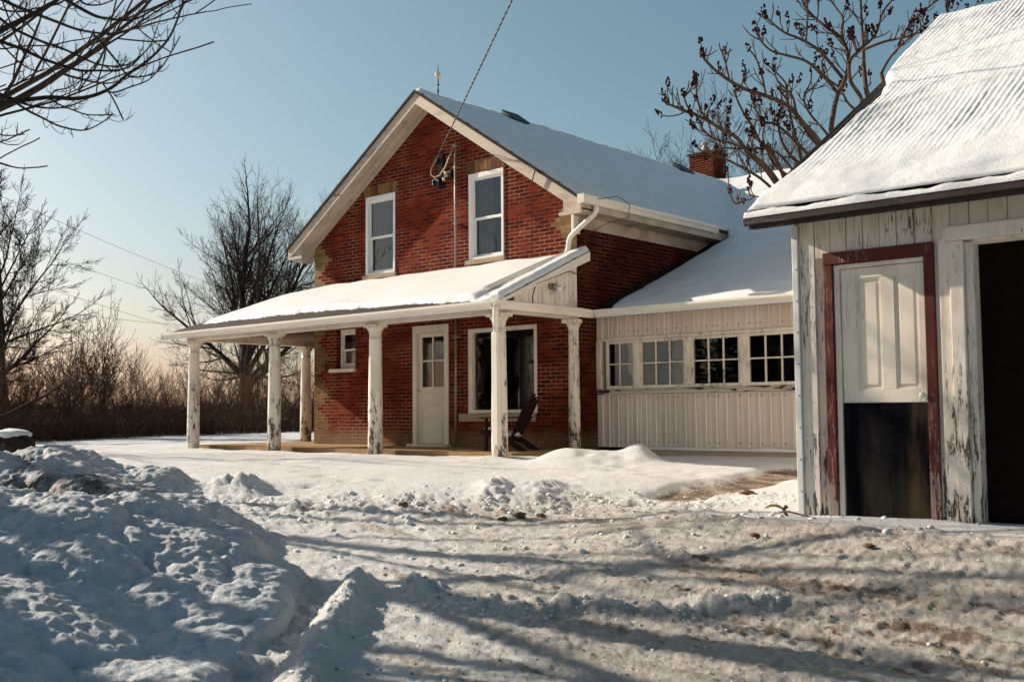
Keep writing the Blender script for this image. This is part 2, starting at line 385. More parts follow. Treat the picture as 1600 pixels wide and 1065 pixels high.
def grid_mesh(name, P, mat, parent=None, mask=None, skirt=None, dirt=None, smooth=True):
    """P: (ny,nx,3) grid. mask: (ny-1,nx-1) faces kept. skirt: (ny,nx,3) lower points the open edges drop to."""
    ny, nx = P.shape[:2]; idx = np.arange(ny*nx).reshape(ny, nx)
    F = np.stack([idx[:-1,:-1], idx[:-1,1:], idx[1:,1:], idx[1:,:-1]], -1)
    mk = np.ones((ny-1, nx-1), bool) if mask is None else mask
    V = P.reshape(-1, 3); faces = F[mk]
    if skirt is not None:
        V = np.concatenate([V, skirt.reshape(-1, 3)]); n0 = ny*nx; pm = np.pad(mk, 1)
        ex = []
        iy, ix = np.nonzero(mk)
        for dy, dx, a, b in ((-1,0,(0,0),(0,1)), (1,0,(1,1),(1,0)), (0,-1,(1,0),(0,0)), (0,1,(0,1),(1,1))):
            e = ~pm[iy+1+dy, ix+1+dx]; y, x = iy[e], ix[e]
            p, q = idx[y+a[0], x+a[1]], idx[y+b[0], x+b[1]]
            ex.append(np.stack([q, p, p+n0, q+n0], -1))
        faces = np.concatenate([faces]+ex)
    used = np.unique(faces); rm = np.zeros(len(V), int); rm[used] = np.arange(len(used))
    V = V[used]; faces = rm[faces]
    me = bpy.data.meshes.new(name); me.vertices.add(len(V)); me.vertices.foreach_set('co', V.astype(np.float32).ravel())
    me.loops.add(faces.size); me.loops.foreach_set('vertex_index', faces.astype(np.int32).ravel())
    me.polygons.add(len(faces)); me.polygons.foreach_set('loop_start', np.arange(0, faces.size, 4, dtype=np.int32)); me.polygons.foreach_set('loop_total', np.full(len(faces), 4, np.int32))
    me.update(calc_edges=True); me.validate()
    me.polygons.foreach_set('use_smooth', np.full(len(me.polygons), smooth))
    if dirt is not None:
        D = dirt.reshape(-1, dirt.shape[-1]); D = (np.concatenate([D, D]) if skirt is not None else D)[used]
        ca = me.color_attributes.new('dirt', 'FLOAT_COLOR', 'POINT')
        ca.data.foreach_set('color', np.concatenate([D, np.ones((len(D), 4-D.shape[1]))], 1).astype(np.float32).ravel())
    me.materials.append(MT[mat]); o = bpy.data.objects.new(name, me); COL.objects.link(o)
    if parent: o.parent = parent
    return o

# ------------------------------------------------------------------ terrain
F2 = np.array([-math.sin(CP['yaw']), math.cos(CP['yaw'])]); R2 = np.array([math.cos(CP['yaw']), math.sin(CP['yaw'])])
def sl_of(x, y):
    dx, dy = x-CAM[0], y-CAM[1]
    return dx*F2[0]+dy*F2[1], dx*R2[0]+dy*R2[1]
def xy_of(s, l): return CAM[0]+s*F2[0]+l*R2[0], CAM[1]+s*F2[1]+l*R2[1]
YG, XG = -4.89, 12.87
def base_z(x, y):
    s, l = sl_of(x, y)
    s2 = s + .35*perlin(l*.5, s*.3, 3) - np.clip(l-1, 0, 3)*.15
    z = np.interp(s2, [-60, 0, 4, 7, 10, 11, 11.9, 13.2, 15.5, 60], [-1.2, -.95, -.74, -.585, -.405, -.30, -.17, -.115, -.075, -.03])
    # snow lies higher along the garage front and round its corner
    d = np.hypot(np.clip(XG-.1-x, 0, 99), np.clip(YG-y, 0, 99)) * (x > XG-3)
    g = sstep(3.4, .3, d)*(y < 3)*sstep(XG-3.0, XG-.2, x)
    z = z*(1-g)+(-.275)*g
    # worn path between the wing and the garage
    return z
def seg_d(x, y, pts):
    best = np.full(np.shape(x), 1e9)
    for (x0,y0),(x1,y1) in zip(pts, pts[1:]):
        vx, vy = x1-x0, y1-y0; L = vx*vx+vy*vy
        t = np.clip(((x-x0)*vx+(y-y0)*vy)/L, 0, 1)
        best = np.minimum(best, np.hypot(x-x0-t*vx, y-y0-t*vy))
    return best
def gauss(x, y, s, l, rs, rl, h):
    S_, L_ = sl_of(x, y)
    return h*np.exp(-((S_-s)/rs)**2-((L_-l)/rl)**2)
def rays(u, v, z):
    d = FW + RT*(u-800)/CP['f'] + UP*(532.5-v)/CP['f']
    t = (z-CAM[2])/d[2]; return CAM[0]+d[0]*t, CAM[1]+d[1]*t
def ground_at(u, v):
    z = -.3
    for _ in range(12):
        x, y = rays(u, v, z); z = .5*z+.5*float(base_z(np.array(x), np.array(y)))
    return x, y, z
PATH = [ground_at(1060, 778)[:2], ground_at(1130, 762)[:2], ground_at(1190, 745)[:2], ground_at(1240, 732)[:2]]
ug = np.array([-.72, .69])                  # track direction in (s,l)
def terrain(x, y):
    s, l = sl_of(x, y)
    z = base_z(x, y)
    d_out = np.hypot(s, l)
    drive = sstep(11.3, 10.4, s+.5*perlin(l*.7, s*.5, 9)-np.clip(l-1, 0, 2.6)*-.9)
    nearg = sstep(.9, .35, np.hypot(np.clip(XG-.1-x, 0, 99), np.clip(YG-y, 0, 99)))*(x > XG-2)
    drive = drive*(1-nearg)
    yard = 1-drive
    fade = sstep(70, 25, d_out)
    z = z + yard*fade*(.035*perlin(x*.45, y*.45, 1)+.018*perlin(x*1.3, y*1.3, 2)+.006*fbm(x*4, y*4, 3, 3))
    # plow edge: rough lumps between the yard and the drive
    edge = np.exp(-((s-10.55+.3*perlin(l*.6, s*0+2.2, 5))/.62)**2)*(l < 3.2)*(1-nearg)
    bermg = np.exp(-((np.hypot(np.clip(XG-.1-x, 0, 99), np.clip(YG-y, 0, 99))-1.0)/.32)**2)*(x > XG-1.2)*(y < YG+.5)
    rough = np.clip(edge+.5*bermg, 0, 1.3)
    z = z + rough*(.035*lumps(x*3.1, y*3.1, 11)+.035*lumps(x*7, y*7, 12)+.03*lumps(x*14, y*14, 13)+.018*lumps(x*29, y*29, 16)-.02)
    lw = sstep(-1.0, -4.2, l)*sstep(8.6, 9.6, s)*sstep(12.2, 11.2, s)
    z = z + lw*(.07*lumps(x*4, y*4, 14)+.035*lumps(x*11, y*11, 15))
    # drive: packed, scraped along the tracks
    a = s*ug[0]+l*ug[1]; c_ = s*ug[1]-l*ug[0]
    st = perlin(c_*3.2, a*.35, 21)+.6*perlin(c_*8, a*.8, 22)
    pk = .010*st+.007*perlin(c_*11, a*.55, 74)+.014*fbm(x*6, y*6, 4, 23)+.016*lumps(x*17, y*17, 24)*np.clip(.5+perlin(x*.8, y*.8, 25), .1, 1.2)+.009*lumps(x*30, y*30, 26)
    z = z + drive*pk
    # ridges the plow left near the camera
    rg = seg_d(s, l, [(4.0, -.95), (6.2, -1.02), (7.35, -1.05)])
    rid = np.exp(-(rg/(.11+.03*perlin(s*2.4, l, 36)))**2)*(.085+.04*perlin(s*3, l*3, 31)+.045*lumps(x*7, y*7, 32)+.03*lumps(x*16, y*16, 37))*sstep(7.6, 7.2, s)
    rg2 = seg_d(s, l, [(7.0, -.62), (6.65, -.3)])
    rid += np.exp(-(rg2/.16)**2)*(.075*sstep(.5, .0, np.hypot(s-7.0, l+.6))+.03)*(.5+.9*lumps(x*8, y*8, 33)+.6*lumps(x*17, y*17, 38))
    rg3 = seg_d(s, l, [(6.7, -.1), (6.55, .45), (6.45, .95), (6.5, 1.5)])
    rid += np.exp(-(rg3/.13)**2)*(.018+.055*lumps(x*7, y*7, 34)+.03*lumps(x*15, y*15, 39))
    z = z + rid
    trk = sstep(.16, .05, np.abs(l+1.28))*sstep(7.5, 7.1, s)
    z = z + trk*(-.05+.03*fbm(x*9, y*9, 3, 35))
    # heaps in the yard
    u1 = 0
    for (uu, vv, rs, rl, h) in ((385, 768, .45, .28, .26), (348, 768, .3, .2, .16), (290, 770, .4, .35, .14), (772, 768, .5, .26, .17), (850, 768, .5, .3, .14), (810, 771, .5, .6, .05),
                                (930, 722, .7, .55, .20), (1000, 722, .55, .30, .22), (870, 722, .7, .4, .12), (960, 745, .9, 1.3, .06)):
        gx, gy, _ = ground_at(uu, vv); gs, gl = sl_of(gx, gy)
        z = z + gauss(x, y, gs, gl, rs*.8, rl*.8, h*.62)*((.55+.3*fbm(x*2.2, y*2.2, 3, 41)+.35*lumps(x*6, y*6, 42)+.25*lumps(x*14, y*14, 43)) if vv > 740 else (1.5+.3*fbm(x*1.6, y*1.6, 3, 41)))
    # the worn path
    pd = seg_d(x, y, PATH); pth = sstep(.42, .15, pd+.12*perlin(x*2, y*2, 44))
    z = z - .06*pth
    # old footprints
    rr = random.Random(5)
    for k in range(46):
        fs, fl = 11.6+rr.random()*4.0, -3.5+rr.random()*6.0
        z = z - gauss(x, y, fs, fl, .09+.05*rr.random(), .10, .018+.022*rr.random()) + gauss(x, y, fs-.13, fl+.05, .07, .12, .014)
    # ground under and round the house stays below the floors
    inh = (x > -.05)*(x < 14)*(y > .05)*(y < 20)
    z = np.where((x > 0)*(x < 6.69)*(y > -.02)*(y < 10.2), -.12, z)
    porch = sstep(-1.50, -1.25, y+.10*perlin(x*1.5, 3, 45))*(y < .3)*sstep(-1.9, -1.3, x)*(x < 6.75)
    z = z*(1-porch)+(-.14)*porch
    td = np.full_like(z, 9.)
    for ofs in (-.62, 0., .70, 1.5):
        pts_ = [(4.2, 3.6+ofs), (5.4, 2.45+ofs), (6.6, 1.35+ofs), (7.8, .45+ofs*.9), (9.0, -.25+ofs*.8), (10.2, -.8+ofs*.7)]
        td = np.minimum(td, np.abs(seg_d(s, l, pts_)+.05*perlin(a*.8+ofs*3, c_*.5, 68)))
    tread = drive*sstep(.16, .05, td)
    z = z - tread*(.012+.006*np.sin(a*70))
    soil = np.zeros_like(z); grime = np.zeros_like(z); straw = np.zeros_like(z)
    sn = perlin(c_*2.6, a*.22, 51)*.55+perlin(c_*9, a*.6, 52)*.6+.35*perlin(c_*22, a*1.6, 54)+.55*fbm(x*5, y*5, 4, 53)
    cen = np.exp(-((s-6.6)/1.8)**2)*sstep(-.6, .7, l)  # dirtier stretch of drive, tinted extra dark to deepen the shadow bands
    soil = drive*sstep(.25, 1.15, sn+.34*cen)*.62
    grime = drive*np.clip(.58+.42*cen+.34*perlin(c_*1.2, a*.2, 55)+.14*sn, 0, 1)*sstep(-1.5, -.2, l+0*s)
    fine = perlin(c_*11, a*.55, 74)+.7*perlin(c_*26, a*1.3, 75)
    grime = np.clip(grime+drive*.34*fine, 0, 1)
    grime = np.maximum(grime, drive*.22)
    soil += drive*sstep(.75, 1.25, fine+.25*cen)*.40
    soil += tread*np.clip(.06+.40*perlin(a*1.3, c_*4, 69)+.40*perlin(a*7, c_*18, 70), 0, .38)
    soil += drive*sstep(.42, .62, perlin(x*21, y*21, 65)+.3*perlin(x*47, y*47, 66))*(.30+.4*np.clip(perlin(x*1.3, y*1.3, 67)+.4*cen, 0, 1))*.8
    soil += rough*sstep(.45, .9, .6*perlin(x*2.6, y*2.6, 56)+.7*perlin(x*8, y*8, 57)+.4*perlin(x*18, y*18, 64))*.7
    soil += lw*sstep(.25, .8, perlin(x*2.1, y*2.1, 58)+.4*perlin(x*7, y*7, 59))*.6
    soil = np.maximum(soil, pth*(.62+.3*perlin(x*4, y*4, 60)))
    straw = np.clip(drive*sstep(.1, .9, perlin(c_*3.1, a*.3, 61)+.4*perlin(c_*9, a*1, 62)+.3*cen)*.5+pth*.6+rough*.22*(perlin(x*3, y*3, 63) > .25), 0, 1)
    soil = soil*(1-np.clip(rid*9, 0, 1)); grime = grime*(1-.8*np.clip(rid*9, 0, 1)); straw = straw*(1-np.clip(rid*9, 0, 1))
    return z, np.stack([np.clip(soil,0,1), np.clip(grime,0,1), np.clip(straw,0,1)], -1)
r_ = np.concatenate([[.02, 1.2, 2.2], 3.0*np.exp(np.arange(0, math.log(60/3.0), .0045))])
r_ = np.concatenate([r_, np.geomspace(62, 4000, 60)])
th = np.concatenate([np.linspace(-180, -36, 60)[:-1], np.arange(-36, 36, .115), np.linspace(36, 180, 60)])
TH, RR = np.meshgrid(np.radians(th), r_)
sg, lg = RR*np.cos(TH), RR*np.sin(TH)
gx, gy = xy_of(sg, lg); gz, gd = terrain(gx, gy)
tag(grid_mesh('ground', np.stack([gx, gy, gz], -1)[:, ::-1], 'ground', dirt=gd[:, ::-1]), 'snow covered yard and scraped dirty driveway', 'ground', kind='structure')

def displace(P, amt):
    du = np.gradient(P, axis=1); dv = np.gradient(P, axis=0); n = np.cross(du, dv); n /= np.linalg.norm(n, axis=-1, keepdims=True)+1e-9
    n = np.where(n[..., 2:3] < 0, -n, n); n[..., 2] += .9; n /= np.linalg.norm(n, axis=-1, keepdims=True)
    return P + n*amt[..., None]
def bank(name, s0, s1, l0, l1, res, height, amp, mat, label, seed, dirtf):
    ss = np.arange(s0, s1, res); ll = np.arange(l0, l1, res); SS, LL = np.meshgrid(ss, ll, indexing='ij')
    x, y = xy_of(SS, LL); b = base_z(x, y)
    H = height(SS, LL, x, y)
    P = np.stack([x, y, b+H-.06], -1)
    a = sstep(.0, .16, H)
    A = amp*a*(.70*lumps(x*1.3, y*1.3, seed)+.22*lumps(x*4.3, y*4.3, seed+1)*(.4+1.2*np.clip(perlin(x*.8,y*.8,seed+9)+.4,0,1))+.09*lumps(x*9, y*9, seed+2)+.05*lumps(x*19, y*19, seed+3)+.06*fbm(x*16, y*16, 3, seed+5))
    P = displace(P, A)
    mk = H > .004; mk = mk[:-1,:-1] & mk[1:,1:] & mk[:-1,1:] & mk[1:,:-1]
    D = np.clip(dirtf(SS, LL, x, y, H), 0, 1)[..., None]
    o = grid_mesh(name, P, mat, mask=mk, skirt=np.stack([x, y, b-.12], -1), dirt=np.repeat(D, 3, -1))
    return tag(o, label, 'snow bank')
def h_near(s, l, x, y):
    prof = np.interp(l+.10*perlin(s*1.3, l*1.3, 71), [-9, -6, -4.4, -3.1, -2.75, -2.3, -1.85, -1.5, -1.40, -1.36], [.64, .62, .55, .52, .48, .27, .12, .10, .07, 0])
    sf = np.interp(s+.22*perlin(l*1.1, s*.6, 72), [2.5, 4.3, 5.6, 6.5, 6.9, 7.6, 8.2, 8.9, 9.5], [.40, .50, .62, .66, .90, 1.02, 1.0, .55, 0])
    sf2 = np.interp(s, [2.5, 7.2, 7.5, 7.8], [1, 1, .85, 0])        # the low shoulder by the track ends sooner
    k = sstep(-2.1, -1.6, l)
    return np.clip(prof*(sf*(1-k)+np.minimum(1, sf2*1.0)*k), 0, 2)
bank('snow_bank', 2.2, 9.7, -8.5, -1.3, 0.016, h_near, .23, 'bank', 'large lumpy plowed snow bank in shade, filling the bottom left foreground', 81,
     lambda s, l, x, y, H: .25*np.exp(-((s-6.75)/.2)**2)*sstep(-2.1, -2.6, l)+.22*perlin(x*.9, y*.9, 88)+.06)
def h_far(s, l, x, y):
    prof = np.interp(l, [-14, -7, -5.3, -4.9, -4.4, -4.1, -3.7, -3.45, -3.3], [.62, .58, .45, .42, .36, .26, .18, .08, 0])
    sf = np.interp(s+.25*perlin(l*.9, s*.5, 73), [9.9, 10.5, 10.9, 11.5, 12.4], [0, .75, 1, .8, 0])
    return prof*sf
bank('dirty_snow_bank', 9.5, 12.8, -12, -3.0, .022, h_far, .24, 'dirtybank', 'grey soil-stained snow bank behind the big foreground bank at left', 91,
     lambda s, l, x, y, H: .30*sstep(11.2, 10.4, s)+.30*perlin(x*1.1, y*1.1, 98)+.25*perlin(x*4, y*4, 99)+.34)

# ------------------------------------------------------------------ farmhouse
W, OV, EV, HE, HR, DEPTH = 6.69, .38, .377, 3.92, 6.38, 10.35
XM = W/2; SL = (HR-HE)/(XM+EV)
def zroof(x): return HR-SL*abs(x-XM)
house = empty('farmhouse', (W/2, 0, 0), 'old two storey red brick farmhouse with white columned porch and low white wing', 'house')
HO = (W/2, 0, 0)
def hpart(mb, name, mat, parent=None, bevel=0.):
    o = mb.build(name, mat, None, bevel)
    o.parent = parent or house
    if parent is None: o.matrix_parent_inverse = Matrix.Translation((-HO[0], -HO[1], -HO[2]))
    return o
class Parts:
    """children of one thing whose base stands at `org`; meshes keep world coordinates"""
    def __init__(s, root): s.root = root; s.inv = Matrix.Translation(-root.location)
    def __call__(s, mb, name, mat, parent=None, bevel=0., label=None):
        o = mb.build(name, mat, None, bevel)
        o.parent = parent or s.root
        if parent is None: o.matrix_parent_inverse = s.inv
        if label: o['label'] = label
        return o
HP = Parts(house)

def wall_face(mb, x0, x1, top, holes, mk, z0=-.3, extra=()):
    """upright wall sheet with rectangular holes; mk(u,z,d) -> 3-D point, d depth into the wall; reveals .13 deep"""
    xs = sorted({x0, x1, *extra, *[h[0] for h in holes], *[h[1] for h in holes]})
    for a, b in zip(xs, xs[1:]):
        zs = z0; hs = sorted([h for h in holes if h[0] <= a+1e-6 and h[1] >= b-1e-6], key=lambda h: h[2])
        for h in hs:
            mb.quad(mk(a,zs,0), mk(b,zs,0), mk(b,h[2],0), mk(a,h[2],0)); zs = h[3]
        mb.quad(mk(a,zs,0), mk(b,zs,0), mk(b,top(b),0), mk(a,top(a),0))
    for (a, b, c, d) in holes:
        D = .16
        mb.quad(mk(a,c,0), mk(a,c,D), mk(a,d,D), mk(a,d,0)); mb.quad(mk(b,c,0), mk(b,d,0), mk(b,d,D), mk(b,c,D))
        mb.quad(mk(a,d,0), mk(a,d,D), mk(b,d,D), mk(b,d,0)); mb.quad(mk(a,c,0), mk(b,c,0), mk(b,c,D), mk(a,c,D))
UL = (1.58, 2.40, 3.21, 4.71); UR = (4.32, 5.13, 3.23, 4.74); SM = (.69, 1.26, 1.46, 2.22); BG = (4.28, 5.84, .57, 2.03); DO = (2.88, 3.80, -.02, 2.16)
mb = MB(); wall_face(mb, 0, W, lambda x: zroof(x)-.12, [UL, UR, SM, BG, DO], lambda u,z,d: (u, d, z), extra=(XM,))
HP(mb, 'brick_wall', 'brickF')
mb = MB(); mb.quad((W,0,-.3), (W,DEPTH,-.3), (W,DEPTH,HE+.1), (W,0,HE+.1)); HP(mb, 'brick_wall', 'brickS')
mb = MB(); mb.quad((0,0,-.3), (0,0,HE+.1), (0,DEPTH,HE+.1), (0,DEPTH,-.3))
mb.add([(0,DEPTH,-.3), (W,DEPTH,-.3), (W,DEPTH,HE+.1), (XM,DEPTH,HR-.1), (0,DEPTH,HE+.1)], [(0,4,3,2,1)])
mb.quad((0,.3,2.45), (W,.3,2.45), (W,DEPTH,2.45), (0,DEPTH,2.45))
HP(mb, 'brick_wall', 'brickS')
mb = MB()                                                  # dark rooms behind the windows
for (a,b,c,d) in (UL, UR, SM, BG, DO):
    mb.quad((a-.2,1.9,c-.5), (b+.2,1.9,c-.5), (b+.2,1.9,d), (a-.2,1.9,d))
HP(mb, 'inner_wall', 'dark')

# roof: slab, boards, snow
rt_ = MB()
for sgn in (-1, 1):
    xe = XM+sgn*(XM+EV)
    rt_.prism([(XM, -OV-.03, HR), (xe+sgn*.03, -OV-.03, HE-SL*.03), (xe+sgn*.03, -OV-.03, HE-SL*.03-.045), (XM, -OV-.03, HR-.045)], (0, DEPTH+OV+.03+.25, 0))
roof = HP(rt_, 'roof', 'roofedge')
mb = MB()
for sgn in (-1, 1):
    xe = XM+sgn*(XM+EV)
    mb.prism([(XM, -OV, HR-.048), (xe, -OV, HE-.048), (xe, -OV, HE-.25), (XM, -OV, HR-.25)], (0, .035, 0))
    # soffit boards under the rake
    for k in range(2):
        y0 = -OV+.038+k*.175
        mb.prism([(XM, y0, HR-.165), (xe, y0, HE-.165), (xe, y0, HE-.19), (XM, y0, HR-.19)], (0, .168, 0))
    mb.prism([(XM, -.05, HR-.192), (xe, -.05, HE-.192), (xe, -.05, HE-.29), (XM, -.05, HR-.29)], (0, .047, 0))
HP(mb, 'rake_board', 'rake', roof)
for sgn in (-1, 1):                                          # boxed eaves
    mb = MB()
    xw = XM+sgn*(XM+.002); xe = XM+sgn*(XM+EV)
    mb.prism([(xe, -OV+.04, HE-.05), (xe, -OV+.04, HE-.20), (xw, -OV+.04, HE-.20), (xw, -OV+.04, HE-.05+SL*EV)], (0, DEPTH+OV+.1, 0))
    mb.prism([(xw, .01, HE-.203), (xw+sgn*.03, .01, HE-.203), (xw+sgn*.03, .01, HE-.40), (xw, .01, HE-.40)], (0, DEPTH, 0))
    mb.prism([(xe-sgn*.004, -OV+.002, HE-.255), (xw-sgn*.06, -OV+.002, HE-.255), (xw-sgn*.06, -OV+.002, HE-.20), (xe-sgn*.004, -OV+.002, HE-.20)], (0, .035, 0))
    if sgn < 0:
        mb.prism([(xe+.01, -OV+.045, HE-.203), (xw-.002, -OV+.045, HE-.203), (xw-.002, -OV+.045, HE-.34), (xe+.12, -OV+.045, HE-.30)], (0, .3, 0))
    HP(mb, 'eave_box', 'rake', roof, bevel=.004)
def zwing(y): return 2.19+.415*(y-.22)
def snow_sheet(P0, nrm, thick, name, parent_fn, seed, tmin=.004, smooth_mask=None):
    T = thick; Pt = P0+nrm*T[..., None]
    mk = (T > tmin); mk = mk[:-1,:-1] & mk[1:,1:] & mk[:-1,1:] & mk[1:,:-1]
    o = grid_mesh(name, Pt, 'snow', mask=mk, skirt=P0); return o
def adopt(o, parts, parent=None):
    o.parent = parent or parts.root
    if parent is None: o.matrix_parent_inverse = parts.inv
    return o
for sgn in (1, -1):
    d = np.linspace(0, XM+EV+.015, 150); yy = np.linspace(-OV-.015, DEPTH+.2, 330); D, Y = np.meshgrid(d, yy, indexing='ij')
    P = np.stack([XM+sgn*D, Y, HR-SL*D+.001], -1)
    t = .05+.020*perlin(D*.9, Y*.9, 101)+.012*fbm(D*3, Y*3, 4, 102)+.006*perlin(D*9, Y*.9, 104)+.006*np.abs(perlin(D*4.5, Y*.5, 105))
    t *= sstep(-.01, .09, Y+OV-.03*perlin(D*9, 2, 103)); t *= sstep(-.005, .05, XM+EV+.015-D)
    t = np.maximum(t, .0)
    o = snow_sheet(P if sgn > 0 else P[::-1], np.array([sgn*SL, 0, 1])/math.hypot(SL, 1), t if sgn > 0 else t[::-1], 'roof_snow', None, 0)
    adopt(o, HP, roof)
for sgn, y, hh in ((1, 2.16, .06), (1, 8.25, .05)):                   # two dark vents by the ridge
    mb = MB(); zz = zroof(XM+.16)
    mb.prism([(XM+.02, y-.25, zroof(XM)+.13), (XM+.33, y-.25, zroof(XM+.33)+.12), (XM+.33, y-.25, zroof(XM+.33)-.02), (XM+.02, y-.25, zroof(XM)-.02)], (0, .5, 0))
    HP(mb, 'roof_vent', 'black', bevel=.01)
mb = MB()
mb.tube([(XM,.2,HR-.02),(XM,.2,HR+.36)], .012, 8); mb.tube([(XM,.2,HR+.10),(XM,.2,HR+.12)], .024, 8); mb.tube([(XM,.2,HR+.22),(XM,.2,HR+.235)], .03, 8)
mb.tube([(XM,.2,HR+.47),(XM,.2,HR+.64)], [.010,.002], 8)
rod = HP(mb, 'lightning_rod', 'black')
mb = MB(); mb.lathe((XM,.2), [(.008,HR+.345),(.05,HR+.39),(.058,HR+.41),(.05,HR+.43),(.010,HR+.475)], 14); HP(mb, 'ball', 'brass', rod)
# chimney
CX0, CX1, CY0, CY1 = 2.42, 3.12, 10.30, 10.95
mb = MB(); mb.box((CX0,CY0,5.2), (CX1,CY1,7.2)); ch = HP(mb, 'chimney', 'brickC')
mb = MB(); mb.box((CX0-.05,CY0-.05,7.2), (CX1+.05,CY1+.05,7.25)); HP(mb, 'cap', 'brickC', ch, bevel=.01)
mb = MB(); mb.lathe((2.72,10.6), [(.11,7.25),(.10,7.42),(.10,7.44),(.06,7.45),(.06,7.52),(.13,7.53),(.11,7.56),(.02,7.60)], 14); HP(mb, 'flue', 'metal', ch)
mb = MB(); mb.box((CX0-.03,CY0-.03,6.2), (CX1+.03,CY1+.03,6.56)); HP(mb, 'flashing', 'black', ch)

# windows
def bar(mb, a, b, y0, y1, mi=0): mb.box((a[0], y0, a[1]), (b[0], y1, b[1]), mi)
def frame_rect(mb, a, b, c, d, wl, wr, wb, wt, y0, y1):
    bar(mb, (a,c), (a+wl,d), y0, y1); bar(mb, (b-wr,c), (b,d), y0, y1); bar(mb, (a+wl,c), (b-wr,c+wb), y0, y1); bar(mb, (a+wl,d-wt), (b-wr,d), y0, y1)
def house_window(r, label=None, curtain=True, lintel=True, sillh=.075, y=.0, muntin=True):
    a,b,c,d = r
    mb = MB(); frame_rect(mb, a-.005, b+.005, c, d+.005, .07, .05, .04, .085, y-.02, y+.08)
    wn = HP(mb, 'window', 'vinyl', bevel=.006)
    if label: wn['label'] = label
    a2,b2,c2,d2 = a+.065, b-.045, c+.04, d-.08; zm = (c2+d2)/2-.02
    mb = MB(); frame_rect(mb, a2, b2, zm-.02, d2, .035,.035,.045,.035, y+.03, y+.06); frame_rect(mb, a2, b2, c2, zm+.02, .035,.035,.05,.04, y+.055, y+.095)
    HP(mb, 'sash', 'vinyl', wn, bevel=.004)
    mb = MB(); mb.quad((a2+.03,y+.045,zm), (b2-.03,y+.045,zm), (b2-.03,y+.045,d2-.03), (a2+.03,y+.045,d2-.03)); HP(mb, 'pane', 'glass', wn)
    mb = MB(); mb.quad((a2+.03,y+.078,c2+.04), (b2-.03,y+.078,c2+.04), (b2-.03,y+.078,zm-.01), (a2+.03,y+.078,zm-.01)); HP(mb, 'pane', 'glass', wn)
    if muntin:
        mb = MB(); xm = (a2+b2)/2+.02; bar(mb, (xm-.009,c2+.04), (xm+.009,d2-.03), y+.10, y+.112); HP(mb, 'muntin', 'curtain', wn)
    if curtain:
        n = 60; mb = MB()
        for (p, q) in ((a2-.05, a2+(b2-a2)*.40), (a2+(b2-a2)*.60, b2+.05)):
            pts = [(p+(q-p)*i/n, y+.26+.022*math.sin(i*.9)+.012*math.sin(i*2.1)) for i in range(n+1)]
            for (x0,y0),(x1,y1) in zip(pts, pts[1:]): mb.quad((x0,y0,c2-.05), (x1,y1,c2-.05), (x1,y1,d2+.05), (x0,y0,d2+.05))
        HP(mb, 'curtain', 'curtain', wn)
    if sillh:
        mb = MB(); mb.box((a-.07, -.055, c-sillh-.01), (b+.05, .10, c-.004)); HP(mb, 'sill', 'buffstone', wn, bevel=.008)
    if lintel:
        rr = random.Random(int(a*100)); mb = MB(); n = 9; x0, x1 = a-.05, b+.03
        for k in range(n):
            t = (k+.5)/n-.5; wv = (x1-x0)/n
            xa, xb = x0+k*wv+.004, x0+(k+1)*wv-.004; sp = t*.06
            mb.prism([(xa,-.012-.004*rr.random(),d+.012), (xb,-.012,d+.012), (xb+sp,-.012,d+.215), (xa+sp,-.012,d+.215)], (0,.06,0), rr.choice((0,0,1,2)))
        mb.box((x0,-.004,d+.01), (x1,.05,d+.215), 3)
        HP(mb, 'lintel', ['buffA','buffB','buffC','mortar'], wn)
    return wn
house_window(UL, 'narrow upper sash window left of the electrical bracket')
house_window(UR, 'upper sash window right of the conduit pipe')
# small porch window, set deeper
a,b,c,d = SM
mb = MB(); frame_rect(mb, a+.045, b, c, d, .05,.03,.05,.07, .07, .14); sw = HP(mb, 'window', 'white', bevel=.005); sw['label'] = 'small window beside the left porch corner'
mb = MB(); frame_rect(mb, a+.10, b-.03, 1.80, d-.07, .035,.03,.04,.035, .085,.11); frame_rect(mb, a+.10, b-.03, c+.05, 1.84, .035,.03,.05,.035, .115,.14); HP(mb, 'sash', 'vinyl', sw, bevel=.004)
mb = MB(); mb.quad((a+.12,.10,1.8), (b-.05,.10,1.8), (b-.05,.10,d-.09), (a+.12,.10,d-.09)); HP(mb, 'pane', 'glass', sw)
mb = MB(); mb.quad((a+.12,.13,c+.08), (b-.05,.13,c+.08), (b-.05,.13,1.82), (a+.12,.13,1.82)); HP(mb, 'pane', 'glass', sw)
mb = MB(); mb.quad((a+.1,.3,1.86), (b,.3,1.86), (b,.3,d), (a+.1,.3,d)); HP(mb, 'curtain', 'curtain', sw)
mb = MB(); mb.box((a-.17,-.06,c-.075), (b+.03,.12,c-.004)); HP(mb, 'sill', 'white', sw, bevel=.008)
# big porch window
a,b,c,d = BG
mb = MB(); frame_rect(mb, a, b, c, d, .10,.06,.06,.07, -.015, .10); bwn = HP(mb, 'window', 'white', bevel=.006); bwn['label'] = 'wide picture window behind the corner porch column'
mb = MB(); mb.quad((a+.09,.06,c+.05), (b-.05,.06,c+.05), (b-.05,.06,d-.06), (a+.09,.06,d-.06)); HP(mb, 'pane', 'glass', bwn)
n = 80; mb = MB()
for i in range(n):
    x0, x1 = a+.75+.75*i/n, a+.75+.75*(i+1)/n
    mb.quad((x0,.35+.02*math.sin(i*.8),c-.1), (x1,.35+.02*math.sin((i+1)*.8),c-.1), (x1,.35+.02*math.sin((i+1)*.8),d), (x0,.35+.02*math.sin(i*.8),d))
HP(mb, 'curtain', 'dark', bwn)
mb = MB(); mb.box((a-.19,-.06,c-.14), (b-.03,.12,c-.004)); HP(mb, 'sill', 'buffstone', bwn, bevel=.008)
